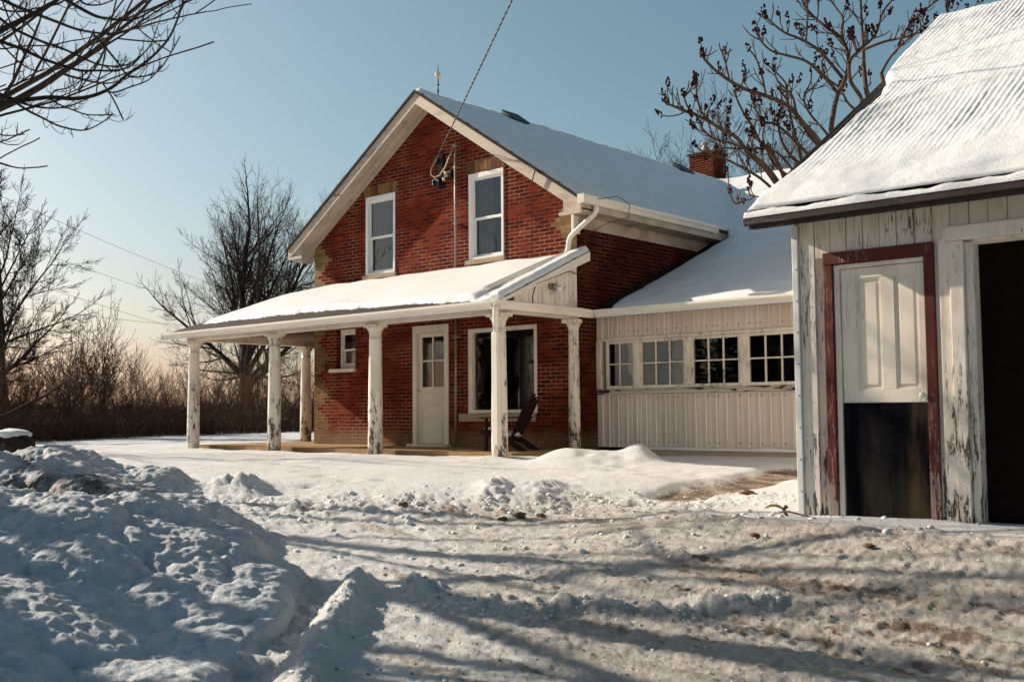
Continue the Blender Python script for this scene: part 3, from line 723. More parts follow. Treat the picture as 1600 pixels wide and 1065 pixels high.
# porch door
mb = MB(); frame_rect(mb, DO[0], DO[1], .0, DO[3], .10,.09,.0,.13, -.02, .10); bar(mb, (DO[0]-.04,-.06), (DO[1]+.04,.03), -.14, .10)
dr = HP(mb, 'door', 'door', bevel=.006)
mb = MB(); a,b,c,d = 2.985, 3.708, .035, 2.025
bar(mb, (a,c), (a+.095,d), .03,.07); bar(mb, (b-.07,c), (b,d), .03,.07); bar(mb, (a+.095,d-.075), (b-.07,d), .03,.07); bar(mb, (a+.095,c), (b-.07,1.03), .035,.07)
bar(mb, (a+.09,.98), (b-.065,1.05), .03,.07); bar(mb, (a+.09,.48), (b-.065,.53), .03,.07); bar(mb, (a+.09,.74),(b-.065,.76), .028,.07)
for (z0,z1) in ((.78,.96), (.55,.72), (.30,.46), (.06,.28)):
    bar(mb, (a+.12,z0+.02), (b-.095,z1-.02), .026,.04)
xm = (a+.095+b-.07)/2; zm = 1.52
bar(mb, (xm-.015,1.05), (xm+.015,d-.075), .03,.06); bar(mb, (a+.095,zm-.015), (xm-.016,zm+.015), .031,.06); bar(mb, (xm+.016,zm-.015), (b-.07,zm+.015), .031,.06)
HP(mb, 'door_leaf', 'door', dr, bevel=.005)
mb = MB(); mb.quad((a+.09,.05,1.04), (b-.065,.05,1.04), (b-.065,.05,d-.07), (a+.09,.05,d-.07)); HP(mb, 'pane', 'glass', dr)
mb = MB(); mb.tube([(3.03,.03,.98),(3.03,-.02,.98)], .012, 8); mb.blob((3.03,-.035,.98), .026, 3, 2, rough=0); HP(mb, 'handle', 'brass', dr)

# conduit, service bracket, cables on the wall
mb = MB(); mb.tube([(4.05,-.075,5.28),(4.045,-.075,3.05)], .022, 10); mb.tube([(4.045,-.075,2.5),(4.04,-.075,.0)], .022, 10)
for z in (4.9,3.9,1.9,.95): mb.box((4.00,-.09,z), (4.09,.0,z+.025))
mb.blob((4.04,-.08,5.30), .05, 8, 2, (1.0,.9,.7), .1)
HP(mb, 'conduit_pipe', 'metal')
mb = MB(); mb.box((3.60,-.06,4.62), (3.72,-.003,5.22)); mb.box((3.50,-.10,5.05),(3.62,-.003,5.16)); mb.box((3.54,-.12,4.62),(3.68,-.06,4.78)); mb.box((3.78,-.10,4.75),(3.96,-.003,4.86))
br = HP(mb, 'service_bracket', 'black', bevel=.01)
for x,z in ((3.56,4.66),(3.56,4.72),(3.82,4.72),(3.86,4.83)):
    mb = MB(); mb.lathe((x,-.13), [(.012,z-.03),(.03,z-.02),(.022,z),(.03,z+.02),(.012,z+.03)], 10); HP(mb, 'insulator', 'brass' if x > 3.7 else 'black', br)
mb = MB(); mb.tube([(3.68,-.1,5.22),(3.60,-.13,5.08),(3.52,-.14,4.98),(3.50,-.14,4.86),(3.58,-.14,4.79),(3.72,-.14,4.80),(3.86,-.14,4.92),(3.96,-.13,5.10),(4.02,-.11,5.24)], .013, 7)
HP(mb, 'wire_loop', 'copper', br)

# main eave gutter with its downspout
mb = MB(); x0 = W+EV+.012
def gutter_prof(o_, z): return [(0,z),(0,z-.115),(o_*.065,z-.115),(o_*.085,z-.06),(o_*.115,z-.03),(o_*.115,z+.004),(o_*.105,z+.004),(o_*.075,z-.055),(o_*.058,z-.10),(o_*.008,z-.10),(o_*.008,z)]
def gutter_along_y(x, z, y0, y1, mb, o_=1): mb.prism([(x+p[0], y0, p[1]) for p in gutter_prof(o_, z)], (0, y1-y0, 0))
def gutter_along_x(y, z, x0, x1, mb, o_=-1): mb.prism([(x0, y+p[0], p[1]) for p in gutter_prof(o_, z)], (x1-x0, 0, 0))
gutter_along_y(x0, 3.93, -.46, 3.55, mb); mb.box((x0,-.475,3.80),(x0+.13,-.45,3.94)); mb.box((x0,3.53,3.80),(x0+.12,3.55,3.94))
HP(mb, 'gutter', 'gutter')
def rect_tube(mb, pts, w_, d_):
    """rectangular downspout along points, softly ribbed"""
    mb.tube(pts, [w_]*len(pts), 10)
mb = MB(); dsp = [(7.13,-.06,3.83),(7.13,-.06,3.74),(7.10,-.06,3.68),(6.72,-.065,3.45),(6.62,-.065,3.38),(6.58,-.065,3.30),(6.56,-.06,3.16),(6.55,-.12,3.09),(6.50,-.5,2.96),(6.38,-1.2,2.66),(6.32,-1.75,2.43)]
rect_tube(mb, dsp, .042, .05); HP(mb, 'downspout', 'gutter')
mb = MB(); mb.tube([(7.19,-.1,3.90),(7.25,.35,4.00),(7.24,.7,3.93),(7.2,.72,3.72),(7.05,.35,3.6),(6.80,.1,3.4),(6.75,.1,2.95)], .006, 6); HP(mb, 'cable', 'cable')
mb = MB(); mb.tube([(6.2,-.425,zroof(6.2)+.0),(6.17,-.435,zroof(6.2)-.1),(6.12,-.43,zroof(6.2)-.24)], .010, 6); HP(mb, 'cable', 'cable')
mb = MB(); mb.box((6.66,-.10,3.42),(6.72,.06,3.72)); mb.box((6.64,-.06,3.55),(6.70,.06,3.64)); HP(mb, 'corner_bracket', 'white', bevel=.012)

# ------------------------------------------------------------------ porch
PX0, PX1, PYE, ZE, ZT = -2.02, 6.83, -2.07, 2.20, 3.10
PS = (ZT-ZE)/(-PYE)
def zporch(x, y): return min(ZT+PS*y, ZT+(ZT-ZE)/(-PX0)*min(0, x))
mb = MB()
mb.prism([(PX0,PYE,ZE), (PX1,PYE,ZE), (PX1,-.004,ZT), (-.004,-.004,ZT)], (0,0,-.05))
mb.prism([(PX0,PYE,ZE), (-.004,-.004,ZT), (-.004,5.0,ZT), (PX0,5.0,ZE)], (0,0,-.05))
proof = HP(mb, 'porch_roof', 'shingle')
mb = MB()
mb.prism([(PX0+.06,PYE+.06,ZE-.056), (PX1-.1,PYE+.06,ZE-.056), (PX1-.1,-.006,ZT-.056), (-.03,-.006,ZT-.056)], (0,0,-.02))
mb.prism([(PX0+.06,PYE+.06,ZE-.056), (-.03,-.006,ZT-.056), (-.03,4.9,ZT-.056), (PX0+.06,4.9,ZE-.056)], (0,0,-.02))
for k in range(14):
    x = -1.4+k*.6; mb.prism([(x,-1.7,zporch(1,-1.7)-.08), (x+.05,-1.7,zporch(1,-1.7)-.08), (x+.05,-.01,ZT-.08), (x,-.01,ZT-.08)], (0,0,-.09)) if x > -.05 else None
HP(mb, 'porch_ceiling', 'shinside', proof)
# beams on the columns
mb = MB(); mb.box((-1.62,-1.88,2.03), (6.72,-1.72,2.17)); mb.box((-1.60,-1.719,2.03), (-1.42,4.8,2.17)); mb.box((6.56,-1.719,2.05),(6.72,-.003,2.17))
HP(mb, 'porch_beam', 'white')
# eave gutters
mb = MB(); gutter_along_x(PYE+.02, ZE-.01, PX0-.09, PX1+.06, mb); mb.box((PX0-.09,PYE-.10,ZE-.125), (PX0-.075,PYE+.02,ZE-.005))
mb.box((PX0-.06,PYE+.03,ZE-.11),(PX1-.02,PYE+.05,ZE-.03))
HP(mb, 'gutter', 'gutter')
mb = MB(); gutter_along_y(PX1-.04, ZE-.01, PYE-.095, .21, mb); mb.box((PX1-.06,PYE+.06,ZE-.09),(PX1-.041,.2,ZE+.02)); HP(mb, 'gutter', 'gutter')
mb = MB(); gutter_along_x(.235, ZE-.01, PX1+.082, 13.6, mb); HP(mb, 'gutter', 'gutter')
# gable end of the porch
mb = MB(); xg = PX1-.05
n = 14
for k in range(n):
    y0 = -1.62+k*(1.50/n); y1 = y0+1.50/n-.006
    mb.prism([(xg,y0,ZE+.015), (xg,y1,ZE+.015), (xg,y1,ZT+PS*y1-.10), (xg,y0,ZT+PS*y0-.10)], (-.025,0,0))
mb.prism([(xg-.012,-1.62,ZE+.015),(xg-.012,-.12,ZE+.015),(xg-.012,-.12,ZT+PS*-.12-.2)], (-.012,0,0))
pg = HP(mb, 'porch_gable', 'plank')
mb = MB(); mb.prism([(PX1-.02,PYE+.0,ZE-.02),(PX1-.02,.14,ZT+PS*.14-.02),(PX1-.02,.14,ZT+PS*.14-.17),(PX1-.02,-1.95,ZE-.02)], (.04,0,0)); HP(mb, 'rake_board', 'white', pg)
mb = MB(); mb.box((xg-.03,-1.75,ZE-.005),(xg+.05,-.02,ZE+.02)); HP(mb, 'ledge', 'white', pg)
mb = MB(); mb.tube([(xg+.06,-1.2,2.5),(xg+.06,-1.28,2.3),(xg+.06,-1.28,2.2)], .008, 6); mb.tube([(xg+.065,-1.2,2.5),(xg+.065,-.4,2.77),(xg+.065,-.2,2.74),(xg+.065,-.05,2.82),(xg+.03,0.1,2.9)], .008, 6); HP(mb, 'cable', 'cable', pg)
mb = MB(); mb.tube([(xg+.0,-.80,2.50),(xg+.06,-.80,2.50)], .05, 14); mb.tube([(xg+.06,-.80,2.5),(xg+.11,-.76,2.49)], [.045,.06], 14); yl = HP(mb, 'yard_lamp', 'metal')
mb = MB(); mb.blob((xg+.135,-.73,2.46), .062, 5, 3, rough=.0); HP(mb, 'bulb', 'bulb', yl)
# columns
def column(x, y, z0, name='porch_column'):
    mb = MB(); H = 2.03
    prof = [(.118,z0),(.122,z0+.3),(.119,z0+.8),(.110,z0+1.4),(.102,1.78),(.106,1.782),(.106,1.80),(.100,1.802),(.098,1.86),(.104,1.90),(.122,1.945),(.140,1.965),(.142,1.985)]
    mb.lathe((x,y), prof, 22)
    mb.box((x-.15,y-.13,1.985), (x+.15,y+.13,2.028)); mb.box((x-.21,y-.07,2.0), (x+.21,y+.07,2.029))
    return HP(mb, name, 'column')
for (x, y, z0) in ((-1.48,-1.8,-.16), (1.16,-1.8,-.16), (3.90,-1.8,-.16), (6.63,-1.8,-.2), (-1.48,.93,-.16)): column(x, y, z0)
mb = MB(); x, y = 6.66, -.07
mb.lathe((x,y), [(.092,-.15),(.094,.4),(.088,1.2),(.080,1.80),(.084,1.802),(.084,1.82),(.079,1.822),(.082,1.90),(.102,1.95),(.118,1.985)], 20); mb.box((x-.13,y-.14,1.985),(x+.13,y+.06,2.045)); HP(mb, 'porch_column', 'column')
# porch downspout at the corner
mb = MB(); mb.tube([(6.86,-2.12,2.10),(6.86,-2.12,2.0),(6.84,-2.10,1.94),(6.74,-1.99,1.86),(6.72,-1.965,1.80),(6.72,-1.965,1.70)], .045, 10)
mb.prism([(6.665,-2.01,.12),(6.78,-2.01,.10),(6.78,-2.01,1.74),(6.665,-2.01,1.74)], (0,.085,0))
HP(mb, 'downspout', 'gutter', bevel=.01)
# porch floor
mb = MB(); rr = random.Random(4)
for k in range(30):
    mb.box((-1.7+k*.28,-1.62,-.13), (-1.7+k*.28+.274,-.004 if k*.28-1.7 > -.28 else 3.5,-.005-.008*rr.random()))
HP(mb, 'porch_floor', 'porchfloor')
# snow on the porch roof
from_pts = [(-1.55,-1.78), (-.95,-1.15), (-.30,-.42), (.55,-.03), (6.62,-.02), (6.62,-2.06), (5.7,-2.06), (5.2,-1.92), (3.3,-1.80), (1.4,-1.72), (0,-1.72)]
def poly_sd(x, y, pts):
    ins = np.zeros(x.shape, bool); n = len(pts)
    for i in range(n):
        (x0,y0),(x1,y1) = pts[i], pts[(i+1) % n]
        if y0 != y1:
            c = ((y0 > y) != (y1 > y)) & (x < (x1-x0)*(y-y0)/(y1-y0)+x0); ins ^= c
    d = seg_d(x, y, list(pts)+[pts[0]]); return np.where(ins, d, -d)
xs = np.arange(-2.0, 6.8, .02); ys = np.arange(-2.06, .0, .02); X, Y = np.meshgrid(xs, ys)
ok = ZT+PS*Y; okl = ZT+(ZT-ZE)/(-PX0)*np.minimum(0, X)
P = np.stack([X, Y, np.minimum(ok, okl)+.001], -1)
sd = poly_sd(X, Y, from_pts)+.05*fbm(X*1.6, Y*1.6, 3, 111)+.008*perlin(X*13, Y*13, 113)
th_ = (.075+.02*perlin(X*.8, Y*.8, 112))*sstep(0, .16, sd)*(1-.8*np.exp(-((X-6.40)/.10)**2)*(Y < -.4))
adopt(snow_sheet(P, np.array([0, -PS, 1.])/math.hypot(PS, 1), th_, 'roof_snow', None, 0), HP, proof)
xs = np.arange(6.56, 6.87, .015); ys = np.arange(-2.05, .14, .015); X, Y = np.meshgrid(xs, ys)
P = np.stack([X, Y, ZT+PS*Y+.0], -1)
th_ = .085*sstep(0, .07, np.minimum(X-6.565, 6.865-X)+.03*perlin(X*6, Y*6, 114))*sstep(-2.05, -1.95, Y)+.0
adopt(snow_sheet(P, np.array([0, -PS, 1.])/math.hypot(PS, 1), th_, 'roof_snow', None, 0), HP, proof)
mb = MB(); mb.blob((6.70,-2.02,2.21), .15, 12, 3, (1.5,.55,.5), .3); mb.blob((6.45,-2.04,2.20), .1, 14, 3, (1.6,.5,.4), .3); HP(mb, 'roof_snow', 'snow', proof)

# ------------------------------------------------------------------ the low wing
YE, WX1 = .52, 14.2
def siding(mb, x0, x1, z0, z1, y, pitch=.178):
    """ribbed steel sheet facing -Y"""
    xs = []; x = x0; k = 0
    while x < x1:
        xs += [(x,0),(x+.018,0),(x+.026,-.013),(x+.048,-.013),(x+.056,0)]
        for q in (.35,.6): xs += [(x+.056+(pitch-.056)*q-.006,0),(x+.056+(pitch-.056)*q,-.005),(x+.056+(pitch-.056)*q+.006,0)]
        x += pitch
    xs = [p for p in xs if p[0] <= x1]+[(x1,0)]
    for (a,da),(b,db) in zip(xs, xs[1:]): mb.quad((a,y+da,z0), (b,y+db,z0), (b,y+db,z1), (a,y+da,z1))
    x = x0+.09; k = 0; rr = random.Random(int(z0*100)+9)
    while x < x1:
        for z in (z0+.09, z1-.06):
            if rr.random() < .9: mb.tube([(x,y+.004,z+.01*rr.random()),(x,y-.014,z)], .009, 6, 1)
            if int(k) % 4 == 0: mb.tube([(x-.06,y+.004,z),(x-.06,y-.014,z)], .009, 6, 1)
        x += pitch; k += 1
mb = MB(); siding(mb, W+.0, WX1, .02, .86, YE); HP(mb, 'siding_wall', ['siding','screw'])
mb = MB(); siding(mb, W+.0, WX1, 1.76, 2.16, YE); HP(mb, 'siding_wall', ['siding','screw'])
for z0, z1 in ((.02,.858),(1.765,2.1)):
    mb = MB(); mb.box((W+.003,YE-.025,z0),(W+.10,YE-.002,z1)); HP(mb, 'corner_trim', 'siding')
mb = MB(); mb.box((W+.003,YE+.03,0),(WX1,YE+.06,.86)); mb.box((W+.003,YE+.03,1.77),(WX1,YE+.06,2.3))
mb.box((WX1-.1,YE+.07,0),(WX1,18,2.2)); mb.box((W+.01,YE+1.6,0),(WX1-.11,YE+1.65,2.4)); HP(mb, 'inner_wall', 'dark')
mb = MB(); mb.box((W+.003,YE-.06,.862),(WX1,YE+.1,.905)); mb.box((W+.003,YE-.035,.906),(WX1,YE+.1,.94)); HP(mb, 'window_ledge', 'sill', bevel=.006)
mb = MB(); mb.box((W+.003,YE-.03,1.712),(WX1,YE+.08,1.759)); HP(mb, 'window_header', 'sash', bevel=.005)
for (a,b) in ((W+.003,W+.09),(7.425,7.51),(8.365,8.45),(9.305,9.39),(10.25,10.34),(11.2,11.3)):
    mb = MB(); mb.box((a,YE-.05,.942),(b,YE+.09,1.71)); HP(mb, 'window_post', 'sash', bevel=.006)
def wing_window(a, b, cols, label, blind=None, tilt=0.):
    c, d = .943, 1.709
    mb = MB(); frame_rect(mb, a, b, c, d, .045,.045,.05,.045, YE-.02, YE+.06); wn = HP(mb, 'window', 'sash', bevel=.005); wn['label'] = label
    a2,b2,c2,d2 = a+.045,b-.045,c+.05,d-.045; mb = MB(); rr = random.Random(int(a*77))
    zm = (c2+d2)/2+.01
    for k in range(1, cols):
        x = a2+(b2-a2)*k/cols+(-.02 if cols == 2 else 0); mb.box((x-.011,YE+.0,c2),(x+.011,YE+.03,zm-.012)); mb.box((x-.010,YE+.001,zm+.012),(x+.012,YE+.03,d2))
    mb.box((a2,YE+.002,zm-.011),(b2,YE+.031,zm+.011)); HP(mb, 'muntin', 'sash', wn)
    mb = MB(); mb.quad((a2-.01,YE+.02,c2-.01),(b2+.01,YE+.02,c2-.01),(b2+.01,YE+.02,d2+.01),(a2-.01,YE+.02,d2+.01)); HP(mb, 'pane', 'glass', wn)
    if blind is not None:
        mb = MB(); mb.box((a2+blind,YE+.045,c2-.02),(b2+.02,YE+.055,d2+.02)); HP(mb, 'pale_board', 'blind', wn)
wing_window(6.86, 7.425, 2, 'narrow four paned wing window next to the brick corner', .09)
wing_window(7.51, 8.365, 3, 'six paned wing window backed by pale boards', -.03)
wing_window(8.45, 9.305, 3, 'six paned dark wing window between two peeling posts')
wing_window(9.39, 10.25, 3, 'dark wing window partly hidden by the garage corner')
wing_window(10.34, 11.2, 3, 'dark wing window hidden behind the garage')
mb = MB(); mb.box((W+.9,YE-.16,-.12),(WX1,YE+.03,.0)); HP(mb, 'foundation_ledge', 'mortar', bevel=.01)
xs = np.arange(W+.88, WX1, .03); ys = np.arange(YE-.20, YE, .02); X, Y = np.meshgrid(xs, ys)
adopt(snow_sheet(np.stack([X,Y,np.zeros_like(X)+.0],-1), np.array([0,0,1.]), (.04+.02*perlin(X*2,Y*2,120))*sstep(0,.05,np.minimum(Y-ys[0],.2)), 'ledge_snow', None, 0), HP)
# wing roof and its snow, flowing into the valley of the main roof
mb = MB()
mb.prism([(W+.004,.22,2.13),(W+.004,10.41,zwing(10.41)-.06),(W+.004,10.41,zwing(10.41)-.14),(W+.004,.22,2.07)], (WX1-W,0,0))
mb.prism([(XM,10.41,zwing(10.41)-.06),(XM,20.6,2.13),(XM,20.6,2.05),(XM,10.41,zwing(10.41)-.14)], (WX1-XM,0,0))
mb.prism([(XM+.3,6.5,zwing(6.5)-.06),(XM+.3,10.41,zwing(10.41)-.06),(XM+.3,10.41,zwing(10.41)-.14),(XM+.3,6.5,zwing(6.5)-.14)], (W-XM-.3,0,0))
wr = HP(mb, 'wing_roof', 'roofedge')
xs = np.arange(XM, WX1, .035); ys = np.concatenate([np.arange(.15, .5, .02), np.arange(.5, 10.45, .045)]); X, Y = np.meshgrid(xs, ys)
zw = zwing(Y)-.05; zm_ = zroof(0)*0+HR-SL*np.abs(X-XM)+.045
base = zw.copy()
t = .10+.03*perlin(X*.7, Y*.7, 121)+.012*fbm(X*2.5, Y*2.5, 3, 122)
t *= sstep(.13, .30, Y)*sstep(-.02, .30, np.where(Y < 3.55, X-W-.01+.02*perlin(Y*3, 1, 124), 9))
top = zw+t
kk = .09; hmix = np.clip(.5+.5*(top-zm_)/kk/2, 0, 1)
blend = np.where((X < W+EV+.1) & (Y > 3.0), zm_*(1-hmix)+top*hmix+kk*2*hmix*(1-hmix), top)
keep = ((X > W+.01) | (Y > 3.6)) & ~((X < W+EV+.12) & (top < zm_-.12)) & (t > .003)
keep &= ~((X < W+EV+.02) & (Y < 3.5) & (top > 3.60))
mk = keep[:-1,:-1] & keep[1:,1:] & keep[:-1,1:] & keep[1:,:-1]
adopt(grid_mesh('roof_snow', np.stack([X,Y,blend],-1), 'snow', mask=mk, skirt=np.stack([X,Y,zw-.02],-1)), HP, wr)
xs = np.arange(XM+.3, WX1, .3); ys = np.arange(10.40, 20.6, .5); X, Y = np.meshgrid(xs, ys)
adopt(grid_mesh('roof_snow', np.stack([X,Y,zwing(10.41)-.415*(Y-10.41)+.05-0*X],-1), 'snow'), HP, wr)

# ------------------------------------------------------------------ porch chair
CH = Matrix.Translation((5.95,-.78,0)) @ Matrix.Rotation(R(-72), 4, 'Z')     # chair looks along its own -Y
chair = empty('garden_chair', (5.95,-.78,0), 'dark slatted garden chair with snow on its seat by the big porch window', 'chair')
chair.rotation_euler = (0,0,R(-72)); chair.scale = (.88,.88,.88)
def cpart(mb, name, mat, parent=None, bevel=.004):
    o = mb.build(name, mat, parent or chair, bevel); return o
mb = MB()
for k in range(6):
    t = k/5; y = -.42+.50*t; z = .37-.15*t
    mb.prism([(-.27,y-.04,z+.011),(.27,y-.04,z+.011),(.27,y+.04,z-.013),(-.27,y+.04,z-.013)], (0,0,-.02))
cpart(mb, 'seat', 'chairwood')
mb = MB()
for k in range(5):
    x = -.22+.11*k; top = .98-.05*abs(k-2); ln = (top-.16)
    mb.prism([(x*.85-.045,.06,.17),(x*.85+.045,.06,.17),(x*1.15+.052,.06+ln*.48,top),(x*1.15-.052,.06+ln*.48,top)], (0,.02,.008))
mb.box((-.28,.25,.50),(.28,.275,.56))
cpart(mb, 'backrest', 'chairwood')
for s in (-1, 1):
    mb = MB(); mb.prism([(s*.26,-.47,.56),(s*.40,-.45,.56),(s*.36,.30,.56),(s*.27,.30,.56)], (0,0,.022)); cpart(mb, 'armrest', 'chairwood')
    mb = MB(); mb.box((s*.31-.045,-.36,-.14),(s*.31+.045,-.33,.558)); cpart(mb, 'leg', 'chairwood')
    mb = MB(); mb.prism([(s*.29-.012,-.50,.30),(s*.29-.012,-.40,.36),(s*.29-.012,.12,.20),(s*.29-.012,.52,-.06),(s*.29-.012,.52,-.14),(s*.29-.012,.40,-.14),(s*.29-.012,.10,.10)], (.024,0,0)); cpart(mb, 'leg', 'chairwood')
mb = MB(); mb.blob((0,-.02,.27), .2, 21, 3, (1.15,.9,.32), .35); mb.blob((-.02,-.40,.375), .16, 22, 3, (1.5,.5,.22), .3)
o = mb.build('seat_snow', 'snow'); o.parent = chair

# ------------------------------------------------------------------ garage
GX1, GY1, GEZ, GRY, GRZ, EY = 17.6, 4.7, 2.235, -.3, 5.22, 5.17
garage = empty('garage', (XG, YG, -.3), 'weathered white plank garage with snowy corrugated roof and red framed door', 'garage')
GP = Parts(garage)
GS = (GRZ-GEZ)/(GRY+EY)
mb = MB(); rr = random.Random(3); x = XG+.055; pw = .142
holes = [(13.15,14.07,-1,1.90), (14.20,17.2,-1,1.96)]
while x < GX1:
    x1 = min(x+pw-.006, GX1); dy = rr.uniform(-.004,.004)
    z0 = -.42
    for (a,b,c,d) in holes:
        if x > a-.10 and x1 < b+.10: z0 = d-.03
    mb.box((x, YG+dy, z0), (x1, YG+.022+dy, GEZ-.015)); x += pw
GP(mb, 'plank_wall', 'plank', bevel=.003)
mb = MB(); mb.box((XG+.03,YG+.024,-.4),(13.2,YG+.03,2.17)); mb.box((14.03,YG+.024,-.4),(14.3,YG+.03,2.17)); mb.box((13.2,YG+.024,1.85),(GX1,YG+.03,2.17))
mb.prism([(XG,YG+.03,-.4),(XG,GY1,-.4),(XG,GY1,GEZ),(XG,GRY,GRZ-.12),(XG,YG+.03,GEZ+.10)], (.05,0,0))
mb.prism([(GX1,YG+.03,-.4),(GX1,GY1,-.4),(GX1,GY1,GEZ),(GX1,GRY,GRZ-.12),(GX1,YG+.03,GEZ+.10)], (-.05,0,0)); mb.box((XG+.051,GY1-.05,-.4),(GX1-.051,GY1,GEZ))
GP(mb, 'side_wall', 'plank')
mb = MB(); mb.box((XG-.006,YG-.022,-.34),(XG+.050,YG+.06,2.17)); tr = GP(mb, 'corner_trim', 'trim', bevel=.006)
for k in range(9):
    mb = MB(); mb.tube([(XG+.035,YG-.018,-.1+k*.27),(XG+.035,YG-.028,-.1+k*.27)], .007, 6); GP(mb, 'nail', 'screw', tr)
# red framed door
mb = MB(); mb.box((13.150,YG-.035,-.36),(13.232,YG+.05,1.80)); mb.box((13.150,YG-.036,1.803),(14.072,YG+.05,1.905)); mb.box((13.992,YG-.035,-.38),(14.072,YG+.05,1.80)); gd = GP(mb, 'door_frame', 'red', bevel=.005)
mb = MB(); mb.box((13.236,YG-.012,-.36),(13.278,YG+.06,1.797)); mb.box((13.279,YG-.012,1.762),(13.988,YG+.06,1.797)); GP(mb, 'door_stop', 'garagedoor', gd, bevel=.004)
mb = MB(); a,b = 13.285, 13.984; y = YG+.012
mb.box((a,y,.60),(13.415,y+.04,1.757)); mb.box((13.62,y,.752),(13.735,y+.04,1.668)); mb.box((13.925,y,.60),(b,y+.04,1.757)); mb.box((13.4155,y,1.668),(13.9245,y+.04,1.757)); mb.box((13.4155,y,.60),(13.9245,y+.04,.752))
for (p,q) in ((13.4155,13.62),(13.735,13.925)):
    mb.box((p,y+.016,.752),(q,y+.035,1.668)); mb.box((p+.035,y+.006,.79),(q-.035,y+.03,1.63))
    for (e,f) in ((p,p+.012),(q-.012,q)): mb.box((e,y+.004,.752),(f,y+.03,1.668))
    mb.box((p+.012,y+.004,.752),(q-.012,y+.03,.764)); mb.box((p+.012,y+.004,1.656),(q-.012,y+.03,1.668))
leaf = GP(mb, 'door', 'garagedoor', bevel=.004)
mb = MB(); mb.box((13.288,YG+.002,-.36),(13.984,YG+.03,.645)); GP(mb, 'kick_panel', 'kick', leaf, bevel=.003)
mb = MB(); mb.tube([(13.955,YG+.012,.70),(13.955,YG-.02,.70)], .010, 8); mb.blob((13.955,YG-.036,.70), .026, 2, 2, rough=0); mb.tube([(13.955,YG+.012,.70),(13.955,YG+.006,.70)], .03, 12); GP(mb, 'handle', 'vinyl', leaf)
# big door
mb = MB(); mb.box((14.11,YG-.03,-.40),(14.195,YG+.03,1.92)); mb.box((14.20,YG-.055,-.42),(14.305,YG+.03,1.885)); GP(mb, 'door_post', 'post', bevel=.006)
mb = MB(); mb.box((14.309,YG-.02,-.40),(14.372,YG+.12,1.872)); mb.box((14.373,YG-.02,1.862),(17.2,YG+.12,1.90)); GP(mb, 'door_jamb', 'post', bevel=.005)
mb = MB(); mb.box((14.16,YG-.062,1.888),(17.3,YG+.02,2.002)); GP(mb, 'door_header', 'plank', bevel=.006)
mb = MB()
for k in range(5):
    z0 = -.42+k*.46; mb.box((14.374,YG+.10,z0),(17.2,YG+.14,z0+.458))
    for j in range(5): mb.box((14.42+j*.56,YG+.097,z0+.07),(14.92+j*.56,YG+.11,z0+.385))
GP(mb, 'garage_door', 'bigdoor', bevel=.006)
# roof
VX = 12.60
mb = MB()
mb.prism([(VX,-EY,GEZ-.03),(VX,GRY,GRZ-.03),(VX,GRY,GRZ-.10),(VX,-EY,GEZ-.10)], (GX1+.3-VX,0,0))
mb.prism([(VX,GRY,GRZ-.03),(VX,2*GRY+EY,GEZ-.03),(VX,2*GRY+EY,GEZ-.10),(VX,GRY,GRZ-.10)], (GX1+.3-VX,0,0))
gr = GP(mb, 'roof', 'fascia')
mb = MB(); mb.prism([(VX-.028,-EY-.02,GEZ+.01),(VX-.028,GRY,GRZ+.01),(VX-.028,GRY,GRZ-.16),(VX-.028,-EY-.02,GEZ-.065)], (.026,0,0)); GP(mb, 'verge_board', 'fascia', gr)
mb = MB(); mb.box((VX-.03,-EY-.045,GEZ-.058),(GX1+.3,-EY-.015,GEZ+.022)); mb.box((VX-.02,-EY-.013,GEZ-.030),(GX1+.3,-4.9,GEZ-.014)); GP(mb, 'fascia_board', 'fascia', gr, bevel=.004)
CW = .058
mb = MB(); n = int((GX1+.2-VX)/.0095); L0 = 0
def gz_(y): return GEZ+GS*(y+EY)
pts = [(VX+.01+i*.0095, .011*math.cos(2*math.pi*i*.0095/CW)) for i in range(n)]
for (xa,za),(xb,zb) in zip(pts, pts[1:]):
    mb.add([(xa,-EY+.03,gz_(-EY+.03)+.065+za),(xb,-EY+.03,gz_(-EY+.03)+.065+zb),(xb,GRY,GRZ+.05+zb),(xa,GRY,GRZ+.05+za)], [(0,1,2,3)], 0, True)
GP(mb, 'tin_sheet', 'tin', gr)
xs = np.concatenate([np.arange(VX-.03, 15.6, .0095), np.arange(15.6, GX1+.3, .05)]); ys = np.arange(-EY-.03, GRY+.12, .022); X, Y = np.meshgrid(xs, ys)
prog = (Y+EY)/(GRY+EY)
inset = np.interp(prog, [0,.1,.30,.45,.55,.62,1], [.0,.07,.17,.24,.20,.05,-.02])+.05*np.abs(perlin(Y*3, Y*0+1, 131))*sstep(.2,.4,prog)*sstep(.7,.55,prog)
e = np.minimum(X-(VX-.02)-inset, 1.0)
t = .055+.055*sstep(.2, .8, prog)+.025*perlin(X*.7, Y*.7, 132)+.012*fbm(X*2.3, Y*2.3, 3, 133)
rib = np.cos(2*np.pi*(X-VX-.01)/CW)
amp = .0058*sstep(.06,.22,prog)*(.22+1.0*np.clip(.30+1.1*perlin(X*.9+3, Y*.7, 134)+.5*perlin(X*4, Y*.6, 135), 0, 1.3))
t = t+amp*np.clip(rib, -1, .25)+.006*np.clip(perlin(X*9, Y*16, 136), 0, 1)*sstep(.02,.3,prog)
t = t*np.sqrt(np.clip(sstep(-.005, .09, e), 0, 1))
edge_l = np.full_like(X, -EY+.012)
t = np.where(Y > edge_l, t*(.5+.12*perlin(X*1.7, X*0, 137)+.5*sstep(0, .14, Y-edge_l)), 0)
t = t*sstep(GRY+.13, GRY-.05, Y)**.5
P = np.stack([X, Y, np.minimum(gz_(Y), gz_(2*GRY-Y))+.068], -1)
